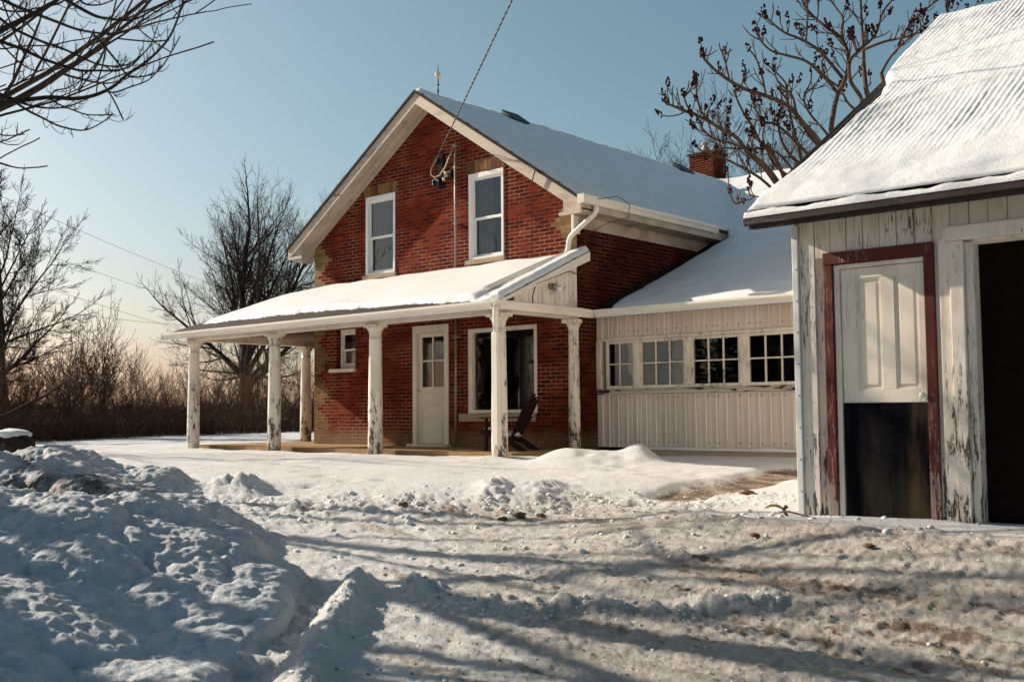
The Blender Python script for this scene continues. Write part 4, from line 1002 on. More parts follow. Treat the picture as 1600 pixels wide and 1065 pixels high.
adopt(snow_sheet(P, np.array([0,-GS,1.])/math.hypot(GS,1), np.maximum(t,0), 'roof_snow', None, 0), GP, gr)
xs = np.arange(VX-.02, GX1+.3, .012); ys = np.arange(-EY-.060, -EY+.03, .010); X, Y = np.meshgrid(xs, ys)
tt = (.052+.018*fbm(X*4, Y*4, 3, 138))*sstep(0,.03,Y+EY+.060)*sstep(.25, .4, .62+.5*perlin(X*1.4, X*0, 139))
adopt(snow_sheet(np.stack([X,Y,np.full_like(X,GEZ-.02)+.02],-1), np.array([0,0,1.]), np.maximum(tt,0), 'eave_snow', None, 0), GP, gr)
xs = np.arange(VX, GX1+.3, .2); ys = np.arange(GRY, 2*GRY+EY, .3); X, Y = np.meshgrid(xs, ys)
adopt(grid_mesh('roof_snow', np.stack([X,Y,gz_(2*GRY-Y)+.12],-1), 'snow'), GP, gr)

# ------------------------------------------------------------------ trees and shrubs
def at(u, v, s):
    """world point seen at photo pixel (u,v) at forward distance s"""
    p = CAM + s*(FW+RT*(u-800)/CP['f']+UP*(532.5-v)/CP['f']); return Vector(p)
def rvec(rr): 
    while True:
        v = Vector((rr.uniform(-1,1), rr.uniform(-1,1), rr.uniform(-1,1)))
        if .05 < v.length < 1: return v.normalized()
def grow(mb, rr, p, d, L, r, lev, P):
    """one limb and its limbs. P: levels, kids per level, angle, up pull, wobble, twig radius"""
    n = max(3, int(P['seg'][min(lev, len(P['seg'])-1)])); pts = [p.copy()]; rad = [r]; dirs = [d.copy()]
    rend = max(r*P['taper'], P['rmin']) if lev < P['lev']-1 else P['rmin']
    q = p.copy(); dd = d.copy()
    for i in range(n):
        dd = (dd + rvec(rr)*P['wob'] + Vector((0,0,1))*P['up']*(1 if lev else .3)/n*3).normalized()
        q = q + dd*L/n; pts.append(q.copy()); dirs.append(dd.copy()); rad.append(r+(rend-r)*(i+1)/n)
    target = mb[0] if lev == 0 and len(mb) > 1 else mb[-1]
    target.tube(pts, rad, (9, 6, 5, 4, 3, 3)[min(lev, 5)], caps=(lev == 0))
    if lev >= P['lev']-1: return
    k = P['kids'][lev]; k = k if isinstance(k, int) else rr.randint(*k)
    t0 = P['t0'][lev]
    for j in range(k):
        t = t0+(1-t0)*(j+rr.random()*.9)/k; f = t*n; i = min(int(f), n-1); f -= i
        pos = pts[i].lerp(pts[i+1], f); bd = dirs[min(i+1, n)]
        side = bd.cross(rvec(rr)).normalized(); ang = R(rr.uniform(*P['ang'][min(lev, len(P['ang'])-1)])) if lev or 'a0' not in P else R(P['a0'][0]+(P['a0'][1]-P['a0'][0])*(t-t0)/(1-t0)+rr.uniform(-8,8))
        nd = (bd*math.cos(ang)+side*math.sin(ang)).normalized()
        if 'flat' in P and lev >= 1: nd = Vector((nd.x, nd.y, nd.z*P['flat'])).normalized()
        rb = rad[i]+(rad[i+1]-rad[i])*f
        ln = L*P['len'][lev]*rr.uniform(.65, 1.15)*(1-P.get('short', .35)*(t-t0)/(1-t0+1e-6))
        grow(mb, rr, pos, nd, ln, max(min(rb*P['rk'], rb*.9), P['rmin']), lev+1, P)
    # the leader goes on as a thinner shoot
    if lev < P['lev']-1 and P.get('lead', True): grow(mb, rr, pts[-1], dirs[-1], L*P['len'][lev]*.8, rend, lev+1, P)
def build_tree(name, loc, seed, H, r, P, label, cat='tree', group=None, mat='bark', lean=(0,0,1)):
    rr = random.Random(seed); t, c = MB(), MB()
    grow([t, c], rr, Vector((0,0,-.3)), Vector(lean).normalized(), H, r, 0, P)
    root = empty(name, loc, label, cat, group)
    a = t.build('trunk', mat); a.parent = root; b = c.build('branches', mat); b.parent = root
    return root
def copy_tree(o, parent=None):
    c = o.copy(); COL.objects.link(c)
    if parent: c.parent = parent
    for ch in list(o.children): copy_tree(ch, c)
    return c
MAPLE = dict(a0=(66,14), lev=6, kids=[10, (7,8), (6,7), (4,5), (2,3)], t0=[.52, .16, .15, .15, .15], ang=[(18,52), (26,50), (24,48), (24,48), (26,50)], len=[1.62, .58, .52, .55, .62], seg=[5, 9, 7, 5, 4, 3], taper=.42, rk=.52, rmin=.0048, up=.055, wob=.09, short=.25)
p = at(388, 650, 44); big = build_tree('bare_tree', (p.x,p.y,-.05), 8, 3.7, .36, dict(MAPLE, a0=(64,10), kids=[14,(7,8),(6,7),(4,5),(2,3)], t0=[.50,.16,.15,.15,.15]), 'tall wide leafless tree with forking trunk seen through the porch columns', mat='farbark')
SLIM = dict(MAPLE, a0=(70,25), kids=[9,(7,8),(5,6),(4,5),(2,3)], t0=[.3,.16,.15,.15,.15], len=[.62,.55,.52,.55,.6], seg=[9,8,6,5,4,3], rk=.5, short=.4)
p = at(4, 660, 31); t2 = build_tree('bare_tree', (p.x,p.y,-.05), 23, 5.2, .15, SLIM, 'slender leafless tree at the left edge of the photo', mat='farbark', lean=(.08,.05,1))
p = at(-62, 660, 33); t3 = build_tree('bare_tree', (p.x,p.y,-.05), 29, 5.4, .16, SLIM, 'leafless tree mostly beyond the left edge, its twigs reaching into the photo', mat='farbark', lean=(.12,.05,1))
FAR = dict(MAPLE, kids=[8,(7,8),(5,6),(4,5),(2,3)], rmin=.008)
p = at(1122, 650, 52); t4 = build_tree('bare_tree', (p.x,p.y,-.05), 37, 5.3, .26, FAR, 'leafless tree top showing behind the brick chimney', mat='farbark')
p = at(1195, 650, 60); t5 = build_tree('bare_tree', (p.x,p.y,-.05), 41, 6.0, .26, FAR, 'leafless tree showing faintly through the sumac behind the roofs', mat='farbark')

# hedgerow: many stemmed bare shrubs, then a dense low thicket
SH = dict(lev=4, kids=[(5,6), (4,5), (2,3)], t0=[.25, .2, .15], ang=[(18,50), (20,55), (25,60)], len=[.6, .6, .6], seg=[6, 5, 4, 3], taper=.35, rk=.6, rmin=.0045, up=.08, wob=.14, short=.4)
def shrub(seed, n, H):
    rr = random.Random(seed); m = MB()
    for k in range(n):
        a = rr.random()*6.28; rad = rr.random()*.55; tilt = rr.uniform(.05,.55)
        grow([m], rr, Vector((math.cos(a)*rad, math.sin(a)*rad, -.1)), Vector((math.cos(a)*tilt, math.sin(a)*tilt, 1)).normalized(), H*rr.uniform(.4,.7), rr.uniform(.012,.028), 0, SH)
    return m
protos = []
GRPH = 'leafless shrubs along the hedgerow'
for k in range(5):
    o = empty('bare_shrub', (0,0,0), 'leafless many stemmed brown shrub in the hedgerow behind the snowy field', 'shrub', GRPH)
    b = shrub(200+k, 8, 3.6).build('stems', 'shrub'); b.parent = o; protos.append(o)
rr = random.Random(77); used = 0
spots = []
for k in range(26):
    u = -120+650*(k+rr.random())/26; s = np.interp(u, [-120, 0, 300, 530], [25, 26.5, 34, 40])*rr.uniform(1.0, 1.22)
    hs_ = float(np.interp(u, [-120, 60, 140, 240, 330, 530], [.95, 1.0, 1.22, 1.0, .98, 1.05]))*rr.uniform(.62, 1.0)
    spots.append((u, s, hs_))
for k, (u, s, hs_) in enumerate(spots):
    o = protos[k] if k < 5 else copy_tree(protos[k % 5])
    p = at(u, 660, s); o.location = (p.x, p.y, -.05); o.rotation_euler = (0,0,rr.random()*6.28); o.scale = (hs_*1.1, hs_*1.1, hs_)
mb = MB(); rr = random.Random(78)
for k in range(6500):
    u = rr.uniform(-160, 560); s = np.interp(u, [-120, 0, 300, 530], [23.6, 25.2, 32.5, 38.5])*(1+.30*rr.random()**1.3)
    p = at(u, 660, s); h = rr.uniform(.3, .95)*(1+.35*float(perlin(p.x*.35, p.y*.35, 79))); a = rr.random()*6.28; tl = rr.uniform(.05,.5)*h
    q0 = Vector((p.x,p.y,-.12)); q1 = q0+Vector((math.cos(a)*tl*.4, math.sin(a)*tl*.4, h*.55)); q2 = q0+Vector((math.cos(a)*tl, math.sin(a)*tl, h))
    r0 = rr.uniform(.006,.015)
    mb.tube([q0,q1,q2], [r0,r0*.8,r0*.35], 3, caps=False)
    for j in range(3):
        f = rr.uniform(.3,1); c0 = q0.lerp(q2, f); mb.tube([c0, c0+rvec(rr)*rr.uniform(.12,.4)], [r0*.6,r0*.3], 3, caps=False)
tag(mb.build('undergrowth', 'shrub'), 'dense dark undergrowth at the foot of the hedgerow', 'undergrowth', kind='stuff')
# distant wood beyond the field
mb = MB(); rr = random.Random(80)
for k in range(1300):
    u = rr.uniform(-300, 640); s = rr.uniform(130, 190); p = at(u, 655, s); h = rr.uniform(1.2, 3.2)
    q0 = Vector((p.x,p.y,-.5)); q2 = q0+Vector((rr.uniform(-1.2,1.2), rr.uniform(-1.2,1.2), h)); mb.tube([q0,q0.lerp(q2,.5)+rvec(rr)*.2,q2], [.13,.10,.04], 3, caps=False)
    for j in range(4):
        c0 = q0.lerp(q2, rr.uniform(.35,1)); mb.tube([c0, c0+Vector((rr.uniform(-1.,1.), rr.uniform(-1.,1.), rr.uniform(.2,.8)))], [.06,.03], 3, caps=False)
tag(mb.build('distant_wood', 'farbark'), 'low bare wood far beyond the field', 'wood', kind='stuff')
# two fallen limbs in the hedge, snow on them
for k, (pts, lab) in enumerate(((((428,672,31),(440,650,32),(462,630,33),(474,615,33.5)), 'snow dusted fallen limb leaning in the hedge between two porch columns'),
                                (((-30,668,25),(30,638,25.5),(70,618,26),(112,590,27)), 'thin broken limb leaning across the hedge at far left'))):
    mb = MB(); P_ = [at(*q) for q in pts]; mb.tube(P_, [.05,.045,.035,.015], 6)
    tag(mb.build('fallen_limb', 'farbark'), lab, 'limb')

# sumac behind the garage: limbs fan out from stems at the back of the roof
def smooth_path(pts, n=5):
    P_ = [Vector(p) for p in pts]; out = []
    for i in range(len(P_)-1):
        a = P_[max(i-1,0)]; b = P_[i]; c = P_[i+1]; d = P_[min(i+2, len(P_)-1)]
        for k in range(n):
            t = k/n; out.append(.5*((2*b)+(c-a)*t+(2*a-5*b+4*c-d)*t*t+(3*b-a-3*c+d)*t**3))
    out.append(P_[-1]); return out
sum_limbs = [  # pixel paths (photo), forward distance at root and tip, root radius
 ([(1225,300),(1212,285),(1194,261),(1170,240),(1152,216),(1131,204),(1095,183),(1065,171),(1042,162)], 16.4, 15.0, .034),
 ([(1131,204),(1124,201),(1098,177),(1089,150),(1088,133)], 15.5, 15.2, .016),
 ([(1095,183),(1077,171),(1070,155),(1068,148)], 15.2, 15.0, .012),
 ([(1230,290),(1212,249),(1188,222),(1176,198),(1164,180),(1152,156),(1148,140)], 16.6, 16.0, .026),
 ([(1285,240),(1278,219),(1257,195),(1230,165),(1197,150),(1164,139),(1140,126),(1119,111),(1101,93),(1098,84)], 16.4, 15.4, .034),
 ([(1197,150),(1191,120),(1182,93),(1171,78)], 15.8, 15.5, .014),
 ([(1140,126),(1134,99),(1132,82)], 15.6, 15.6, .013),
 ([(1256,262),(1251,246),(1242,210),(1235,180),(1230,150),(1227,129),(1200,102)], 16.9, 16.4, .022),
 ([(1302,215),(1299,198),(1308,150),(1320,126),(1326,90),(1314,60),(1290,42),(1272,27),(1257,9),(1250,-12)], 16.0, 16.6, .034),
 ([(1308,144),(1296,129),(1281,114),(1260,96),(1230,87),(1206,80),(1188,63),(1179,45)], 16.2, 15.6, .022),
 ([(1320,126),(1290,90),(1275,75),(1248,60),(1224,50),(1200,30),(1197,24)], 16.3, 15.7, .022),
 ([(1356,150),(1353,138),(1350,105),(1349,75),(1346,30),(1344,-20)], 16.6, 16.9, .034),
 ([(1348,165),(1344,150),(1329,126),(1328,96),(1344,78),(1368,54),(1380,18),(1404,-10)], 15.9, 16.1, .028),
 ([(1349,78),(1380,66),(1416,58),(1440,50)], 16.7, 16.2, .020),
 ([(1259,66),(1262,24),(1260,-10)], 15.9, 16.2, .014),
 ([(1314,60),(1317,30),(1308,15),(1290,-10)], 16.5, 16.9, .018),
 ([(1377,115),(1389,93),(1407,72),(1430,52),(1446,36)], 16.9, 16.5, .018),
 ([(1404,70),(1420,40),(1440,20),(1462,2),(1470,-15)], 16.8, 16.4, .016),
 ([(1440,50),(1462,38),(1478,24),(1482,4)], 16.7, 16.4, .014),
 ([(1484,52),(1481,30),(1479,8),(1483,-8)], 15.6, 15.8, .012),
 ([(1490,46),(1500,30),(1507,18)], 15.6, 15.5, .010),
 ([(1270,250),(1250,228),(1215,196),(1194,190),(1180,170),(1176,150)], 16.6, 16.2, .022),
 ([(1300,220),(1288,204),(1272,186),(1260,168),(1256,150),(1266,130),(1268,110)], 16.8, 16.6, .018),
 ([(1340,175),(1324,160),(1312,138),(1290,120),(1284,100),(1290,84)], 16.3, 16.8, .018),
 ([(1246,285),(1236,262),(1210,236),(1180,232),(1150,232),(1126,231)], 16.5, 15.9, .016),
 ([(1166,312),(1150,318),(1143,308),(1141,300)], 14.9, 14.8, .012),
 ([(1186,308),(1172,304),(1170,294)], 15.0, 15.0, .010),
 ([(1218,306),(1190,280),(1160,262),(1128,246),(1104,240),(1086,228)], 16.6, 15.4, .020), ([(1240,280),(1215,262),(1200,240),(1192,214),(1196,192)], 16.8, 16.4, .020), ([(1226,300),(1205,268),(1182,246),(1150,226),(1118,218),(1100,204),(1092,190)], 16.2, 15.2, .022), ([(1262,262),(1240,248),(1222,222),(1216,190),(1222,160),(1218,138)], 16.5, 16.5, .022), ([(1290,236),(1268,216),(1246,180),(1238,150),(1216,128),(1210,112)], 16.6, 16.0, .022),
]
mb, bb = MB(), MB(); rr = random.Random(31)
def seed_head(p, d, L):
    d = (d+Vector((0,0,.6))).normalized(); a = d.orthogonal().normalized(); b = d.cross(a)
    for k in range(int(6+L*40)):
        t = rr.random(); ang = rr.random()*6.28; w_ = .026*(1-.8*abs(t-.3))+.003
        c = p+d*L*(t-.15)+(a*math.cos(ang)+b*math.sin(ang))*w_
        bb.blob((c.x,c.y,c.z), rr.uniform(.011,.022), rr.randint(0,9999), 1, (1,1,1.3), .5)
def twig(p, d, L, r, dep=0):
    n = 4; P_ = [p]; dd = d.copy()
    for i in range(n):
        dd = (dd+rvec(rr)*.22+Vector((0,0,.16))).normalized(); P_.append(P_[-1]+dd*L/n)
    mb.tube(P_, [r, r*.9, r*.8, r*.75, r*.7], 5)
    if dep < 1 and rr.random() < .6:
        s_ = (dd+rvec(rr)*.8).normalized(); twig(P_[2], s_, L*.6, r*.8, dep+1)
    if rr.random() < .27: seed_head(P_[-1], dd, rr.uniform(.12,.21))
for path, s0, s1, r0 in sum_limbs:
    m = len(path); pts = [at(u, v, s0+(s1-s0)*i/(m-1)+(rr.uniform(-.12,.12) if 0 < i < m-1 else 0)) for i, (u, v) in enumerate(path)]
    P_ = smooth_path(pts, 4); n = len(P_)
    mb.tube(P_, [r0*1.25+(max(.011, r0*.45)-r0*1.25)*i/(n-1) for i in range(n)], 7)
    seed_head(P_[-1], (P_[-1]-P_[-2]).normalized(), .13)
    ln = sum((P_[i+1]-P_[i]).length for i in range(n-1))
    for k in range(int(ln*7)):
        i = rr.randint(int(n*.22), n-2); tdir = (P_[i+1]-P_[i]).normalized(); side = tdir.cross(rvec(rr)).normalized()
        twig(P_[i].copy(), (tdir*.5+side*.85+Vector((0,0,.25))).normalized(), rr.uniform(.12,.40), rr.uniform(.008,.012))
tm = MB()
for (u, v, s, r0) in ((1225,300,16.4,.05),(1285,240,16.4,.055),(1302,215,16.0,.05),(1356,150,16.6,.05),(1377,115,16.9,.04),(1256,262,16.9,.04)):
    top = at(u, v, s); foot = Vector((top.x+.25*(13.4-top.x), top.y+.3*(5.6-top.y)+.3, -.2))
    tm.tube(smooth_path([foot, foot.lerp(top,.5)+Vector((.08,.05,.12)), top], 6), [r0*1.25+(r0*.75-r0*1.25)*i/12 for i in range(13)], 8)
sroot = empty('sumac_tree', (13.4,5.8,-.2), 'bare sumac with dark red seed heads rising behind the garage roof', 'tree'); sinv = Matrix.Translation(-sroot.location)
for m_, nm, mt in ((tm,'trunk','sumac'), (mb,'branches','sumac'), (bb,'seed_heads','berry')):
    o = m_.build(nm, mt); o.parent = sroot; o.matrix_parent_inverse = sinv

# overhanging tree at top left, its trunk beyond the frame
K = 4.4375
ov = [
 ([(-420,560),(-150,330),(0,215),(130,150),(240,90),(320,40),(390,0),(450,-60)], 8.6, 8.0, .034),
 ([(-300,150),(0,285),(150,340),(300,410),(450,460),(560,490),(680,490),(800,490),(900,460),(960,410),(1040,320)], 8.2, 7.2, .016),
 ([(-420,560),(-200,620),(0,660),(100,695),(200,690),(350,675),(500,685),(620,670),(720,635),(800,590),(880,520),(1000,440),(1100,350),(1180,250),(1240,110),(1270,0),(1280,-90)], 8.8, 7.6, .024),
 ([(100,695),(200,730),(330,750),(430,745),(540,715),(640,670)], 8.5, 8.2, .011),
 ([(100,705),(200,770),(300,820),(400,870),(520,900),(600,900),(690,860),(760,810)], 8.5, 8.0, .011),
 ([(-200,-90),(20,0),(100,40),(240,95),(400,155),(520,200),(640,225),(760,235),(860,215),(940,180),(1020,90)], 7.6, 7.0, .016),
 ([(640,230),(740,340),(820,440),(880,520),(940,535),(1040,520),(1110,480),(1190,360),(1250,250)], 7.2, 6.9, .0085),
 ([(300,-100),(460,0),(560,60),(670,115),(760,130),(860,142),(960,125),(1050,75),(1200,0),(1270,-60)], 7.4, 7.0, .015),
 ([(-150,40),(0,130),(80,190),(220,260),(350,310),(450,345),(560,395),(660,440),(760,460),(880,450),(960,400),(1040,320),(1080,220)], 8.0, 7.4, .013),
 ([(350,680),(400,720),(500,760),(600,795),(700,797),(800,795)], 8.3, 7.9, .008),
 ([(740,635),(800,640),(900,605),(1000,570),(1060,530),(1120,450)], 7.9, 7.7, .007),
 ([(5,300),(120,420),(200,475),(270,495),(330,475)], 8.1, 7.9, .007),
 ([(-60,490),(0,475),(130,430),(200,390)], 8.4, 8.2, .007),
 ([(570,490),(570,560),(540,620),(515,610),(505,540)], 7.7, 7.6, .006),
 ([(350,680),(380,630),(470,610),(560,560),(630,535)], 8.3, 8.2, .007),
 ([(-200,880),(0,935),(100,938),(170,930)], 8.6, 8.4, .008), ([(-60,960),(0,985),(60,1003),(130,1003)], 8.6, 8.4, .006),
 ([(550,0),(600,32),(680,36),(740,20),(790,0)], 7.3, 7.2, .008), ([(-100,620),(0,630),(90,600),(140,575),(170,530)], 8.6, 8.4, .007),
 ([(-60,-30),(0,60),(90,80),(170,80),(240,60),(330,45),(400,30),(460,0)], 8.3, 8.1, .009),
]
tm, mb = MB(), MB(); rr = random.Random(53)
def curl(p, d, L, r, dep=0):
    n = 5; P_ = [p]; dd = d.copy()
    for i in range(n):
        dd = (dd+Vector((0,0,.34))+rvec(rr)*.14).normalized(); P_.append(P_[-1]+dd*L/n)
    mb.tube(P_, [r*(1-.12*i) for i in range(n+1)], 4)
    if dep < 2:
        for k in range(rr.choice((0,1,1,2))): curl(P_[rr.randint(1,4)], (dd*.4+rvec(rr)*.9).normalized(), L*.5, r*.75, dep+1)
ends = []
for path, s0, s1, r0 in ov:
    m = len(path); pts = [at(u/K, v/K, s0+(s1-s0)*i/(m-1)) for i, (u, v) in enumerate(path)]
    P_ = smooth_path(pts, 4); n = len(P_)
    mb.tube(P_, [r0*1.05+(max(.0038, r0*.22)-r0*1.05)*(i/(n-1))**.8 for i in range(n)], 7)
    ends.append((P_[0], r0))
    ln = sum((P_[i+1]-P_[i]).length for i in range(n-1))
    for k in range(int(ln*11)):
        i = rr.randint(int(n*.12), n-2); td = (P_[i+1]-P_[i]).normalized(); sd_ = td.cross(rvec(rr)).normalized()
        curl(P_[i].copy(), (td*.6+sd_*.8-Vector((0,0,.25))).normalized(), rr.uniform(.07,.24), .0036)
TB = Vector((*xy_of(9.3, -8.3), 0)); TB.z = float(base_z(np.array(TB.x), np.array(TB.y)))-.1
tk = [TB, TB+Vector((.05,.05,1.6)), TB+Vector((.1,.1,3.2)), TB+Vector((.05,.2,5.2)), TB+Vector((.3,.2,8.0)), TB+Vector((.1,.4,10.5))]
tm.tube(smooth_path(tk, 5), [.27-.20*i/25 for i in range(26)], 12)
for p, r0 in ends[:9]:
    if (p-at(0, 150, 8)).length > 5.5: continue
    a = TB+Vector((.08,.12, max(2.3, min(6.5, p.z-TB.z-.6))))
    if p.x < at(30, 100, 8.4).x+.3: mb.tube(smooth_path([a, a.lerp(p,.5)+Vector((0,0,.18)), p], 5), [r0*1.9+(r0*1.06-r0*1.9)*i/10 for i in range(11)], 8)
LIMB = dict(MAPLE, lev=4, a0=(50,40), kids=[(5,7),(4,6),(3,4)], t0=[.2,.2,.15], seg=[7,5,4,3], len=[.6,.6,.6], rmin=.005)
for k in range(11):
    z = 5.2+k*.45; a = CP['yaw']+math.pi+rr.uniform(-1.0,1.0)
    grow([mb], rr, TB+Vector((.1,.15,z)), Vector((math.cos(a), math.sin(a), .75)).normalized(), 2.0-.05*k, .06-.003*k, 0, LIMB)
oroot = empty('bare_tree', TB, 'bare tree beyond the frame whose dark curling branches hang into the top left corner', 'tree'); oinv = Matrix.Translation(-oroot.location)
for m_, nm in ((tm,'trunk'), (mb,'branches')):
    o = m_.build(nm, 'farbark'); o.parent = oroot; o.matrix_parent_inverse = oinv

# bare trees along the road to the left, out of frame: they throw the long shadows over the drive and the yard
SHD = dict(MAPLE, lev=4, kids=[6,(4,5),(3,4)], t0=[.5,.3,.2], rmin=.012, len=[1.2,.55,.55])
ra = build_tree('roadside_tree', (0,0,0), 61, 5.6, .24, SHD, 'bare roadside tree left of the photo throwing its shadow over the drive', group='roadside trees left of the photo')
rb_ = build_tree('roadside_tree', (0,0,0), 67, 6.2, .19, SHD, 'bare roadside tree left of the photo throwing its shadow over the drive', group='roadside trees left of the photo')
def spruce(seed, H, W_):
    rr = random.Random(seed); t, c = MB(), MB(); t.tube([(0,0,-.3),(0,0,H*.5),(0,0,H)], [H*.02,H*.013,.02], 9)
    z = H*.06
    while z < H*.985:
        f = 1-z/H; L = W_*.5*(f**.85)*rr.uniform(.85,1.1)+.08; n = int(9+10*f); a0 = rr.random()*6.28
        for k in range(n):
            a = a0+6.28*k/n+rr.uniform(-.2,.2); d = Vector((math.cos(a),math.sin(a),0)); sd = Vector((-d.y,d.x,0)); ln = L*rr.uniform(.75,1.1)
            m = 5; q = [Vector((0,0,z))+d*ln*i/m+Vector((0,0,.10*ln*math.sin(2.2*i/m)-.22*ln*(i/m)**2)) for i in range(m+1)]
            for i in range(m):
                for s_ in (-1,1):
                    for j in range(3):
                        b = q[i].lerp(q[i+1], j/3); w_ = (.10+.16*ln*(1-(i+j/3)/m))*rr.uniform(.6,1.2)
                        e = b+sd*s_*w_+d*w_*.7+Vector((0,0,-w_*rr.uniform(.15,.6)))
                        c.add([b, b+d*.07+Vector((0,0,.015)), e+d*.03, e-d*.03], [(0,1,2,3)])
        z += .10+.22*f
    return t, c
def build_spruce(seed, H, W_, label, group):
    t, c = spruce(seed, H, W_); r_ = empty('spruce', (0,0,0), label, 'tree', group); a = t.build('trunk', 'farbark'); a.parent = r_; b = c.build('branches', 'needles'); b.parent = r_; return r_
def along(s, l, t): x, y = xy_of(s, l); return x-sx*t, y-sy*t
ROAD = [(6.0, 1.2, 9.5, ra, .95), (7.6, 1.0, 13, rb_, .9), (13.6, -.5, 20, ra, .8), (6.6, -3.2, 9.0, rb_, .95)]
GS_ = 'unseen spruces added to hold back sky light from the house front'
sp1 = build_spruce(301, 14, 6.5, 'unseen dark spruce added behind the camera to dim the house front', GS_)  # dense spruces added out of view to cut sky light and darken window reflections
for k, x in enumerate((-34,-28,-22.5,-16,-10,-4,2.5,9,15,22,28,35)):
    o = sp1 if k == 0 else copy_tree(sp1); o.location = (x, -36-3*math.sin(k*2.3)+(abs(x-5)*.08), -1.2); o.rotation_euler = (0,0,k*1.3); o.scale = (1+.18*math.sin(k*3.1),)*2+(.72+.16*math.sin(k*5.7),)
GB_ = 'unseen young spruces added to shade the snow bank'
sp2 = build_spruce(305, 6.6, 3.6, 'unseen young spruce added to shade the big snow bank', GB_)  # out-of-view spruces added so that their shade covers the bank
for k, (off, t_, sc) in enumerate(((3.0, 9.2, 1.0), (4.9, 9.8, .70), (1.2, 8.8, .9), (3.7, 11.6, .95))):
    o = sp2 if k == 0 else copy_tree(sp2); x, y = CAM[0]-6.6, 0; bx = 10.5; by = (off-(-.196)*(bx-CAM[0]))/.98+CAM[1]
    o.location = (bx-sx*t_, by-sy*t_, -.9); o.scale = (sc,)*3; o.rotation_euler = (0,0,k*2.)
seen = set()
for k, (s, l, t, src, sc) in enumerate(ROAD):
    o = src if src.name not in seen else copy_tree(src); seen.add(src.name)
    x, y = along(s, l, t); o.location = (x, y, float(base_z(np.array(x), np.array(y)))); o.rotation_euler = (0,0,k*1.9); o.scale = (sc,)*3

for k, (x, y, sc) in enumerate(((-14,-21,.9),(-7,-24,1.0),(-1.5,-20,.8),(5,-25,1.0))):
    o = copy_tree(rb_ if k % 2 else ra); o.location = (x, y, -1.1); o.rotation_euler = (0,0,k*2.4); o.scale = (sc,)*3
    o['label'] = 'bare tree across the yard in front of the house, outside the photo'; o['group'] = 'bare trees in front of the house, outside the photo'

# ------------------------------------------------------------------ wires, poles
A = Vector((3.68,-.12,5.20)); B = at(797,-2,14.0); dirn = (B-A); E_ = A+dirn*((18.8+2)/(18.8-14.0))
n = 120; mb = MB(); P1, P2 = [], []
for i in range(n+1):
    t = i/n; q = A.lerp(E_, t)-Vector((0,0,.35*4*t*(1-t))) + Vector((0,0,.30*4*.23*(1-.23)*t/.23 if t < .23 else .30*4*t*(1-t)))*.9
    ph = t*2*math.pi*44; P1.append(q+Vector((.009*math.cos(ph),.009*math.sin(ph),.012*math.sin(ph)))); P2.append(q-Vector((.009*math.cos(ph),.009*math.sin(ph),.012*math.sin(ph))))
n2 = 900; 
def dense(ph0):
    out = []
    for i in range(n2+1):
        t = i/n2; q = A.lerp(E_, t)-Vector((0,0,.10*4*t*(1-t))); ph = t*2*math.pi*75+ph0
        out.append(q+Vector((.010*math.cos(ph),.010*math.sin(ph),.014*math.sin(ph))))
    return out
mb.tube(dense(0), .008, 5); mb.tube(dense(3.14), .008, 5)
tag(mb.build('service_cable', 'cable'), 'twisted dark service cable running up from the gable bracket', 'cable')
def pole(loc, H, label):
    r_ = empty('utility_pole', loc, label, 'utility pole'); m1 = MB(); m1.tube([(0,0,-.5),(0,0,H)], [.14,.10], 10); o = m1.build('pole', 'pole'); o.parent = r_
    m2 = MB(); m2.box((-.9,-.05,H-.5),(.9,.05,H-.38)); o = m2.build('crossarm', 'pole'); o.parent = r_
    return r_
pole((E_.x,E_.y,-.9), E_.z+1.1, 'utility pole behind the camera carrying the house cable')
pa, pb = at(-110, 650, 40), at(402, 650, 112)
pole((pa.x,pa.y,-.05), 10.6, 'utility pole beyond the left edge carrying the field wires'); pole((pb.x,pb.y,-.05), 12.6, 'distant utility pole hidden behind the tall bare tree')
for v0, v1, lab, q in ((256,468,'topmost of the four thin wires crossing the sky at left',(255,405)), (332,500,'second thin wire from the top crossing the sky at left',(0,0)), (388,543,'third thin wire from the top crossing the sky at left',(0,0)), (462,512,'lowest of the four thin wires crossing the sky at left',(0,0))):
    a_, b_ = at(-110, v0, 40), at(402, v1, 112); mb = MB()
    mb.tube([a_.lerp(b_, i/30)-Vector((0,0,.35*4*(i/30)*(1-i/30))) for i in range(31)], .011, 5)
    tag(mb.build('power_line', 'cable'), lab, 'wire', 'thin wires over the field at left')

# ------------------------------------------------------------------ boulder, clods, sticks
p = at(20, 700, 17.5); gx_, gy_ = p.x, p.y
def gz_at(x, y): return float(terrain(np.array([[x]]), np.array([[y]]))[0][0,0])
z = gz_at(gx_, gy_)
bo = empty('boulder', (gx_,gy_,z), 'dark rounded boulder capped with snow at the left edge', 'boulder')
mb = MB(); mb.blob((0,0,.20), .36, 61, 4, (1.15,.85,.62), .25); o = mb.build('rock', 'rock'); o.parent = bo
mb = MB(); mb.blob((-.05,0,.35), .34, 62, 4, (1.08,.85,.30), .15); o = mb.build('snow_cap', 'snow'); o.parent = bo
clods = [(630,797,.07,'dark soil clod by the plowed edge below the porch door'), (812,812,.09,'largest brown soil clod in the middle of the plowed edge'), (786,813,.06,'soil clod just left of the largest brown clod'), (846,809,.06,'soil clod just right of the largest brown clod'),
         (1168,776,.12,'flat brown stone beside the bare path near the garage'), (1072,918,.035,'small brown clod alone on the scraped drive'), (1180,838,.05,'tan clod on the snow left of the garage door'), (1358,856,.05,'brown clod on the berm before the garage door')]
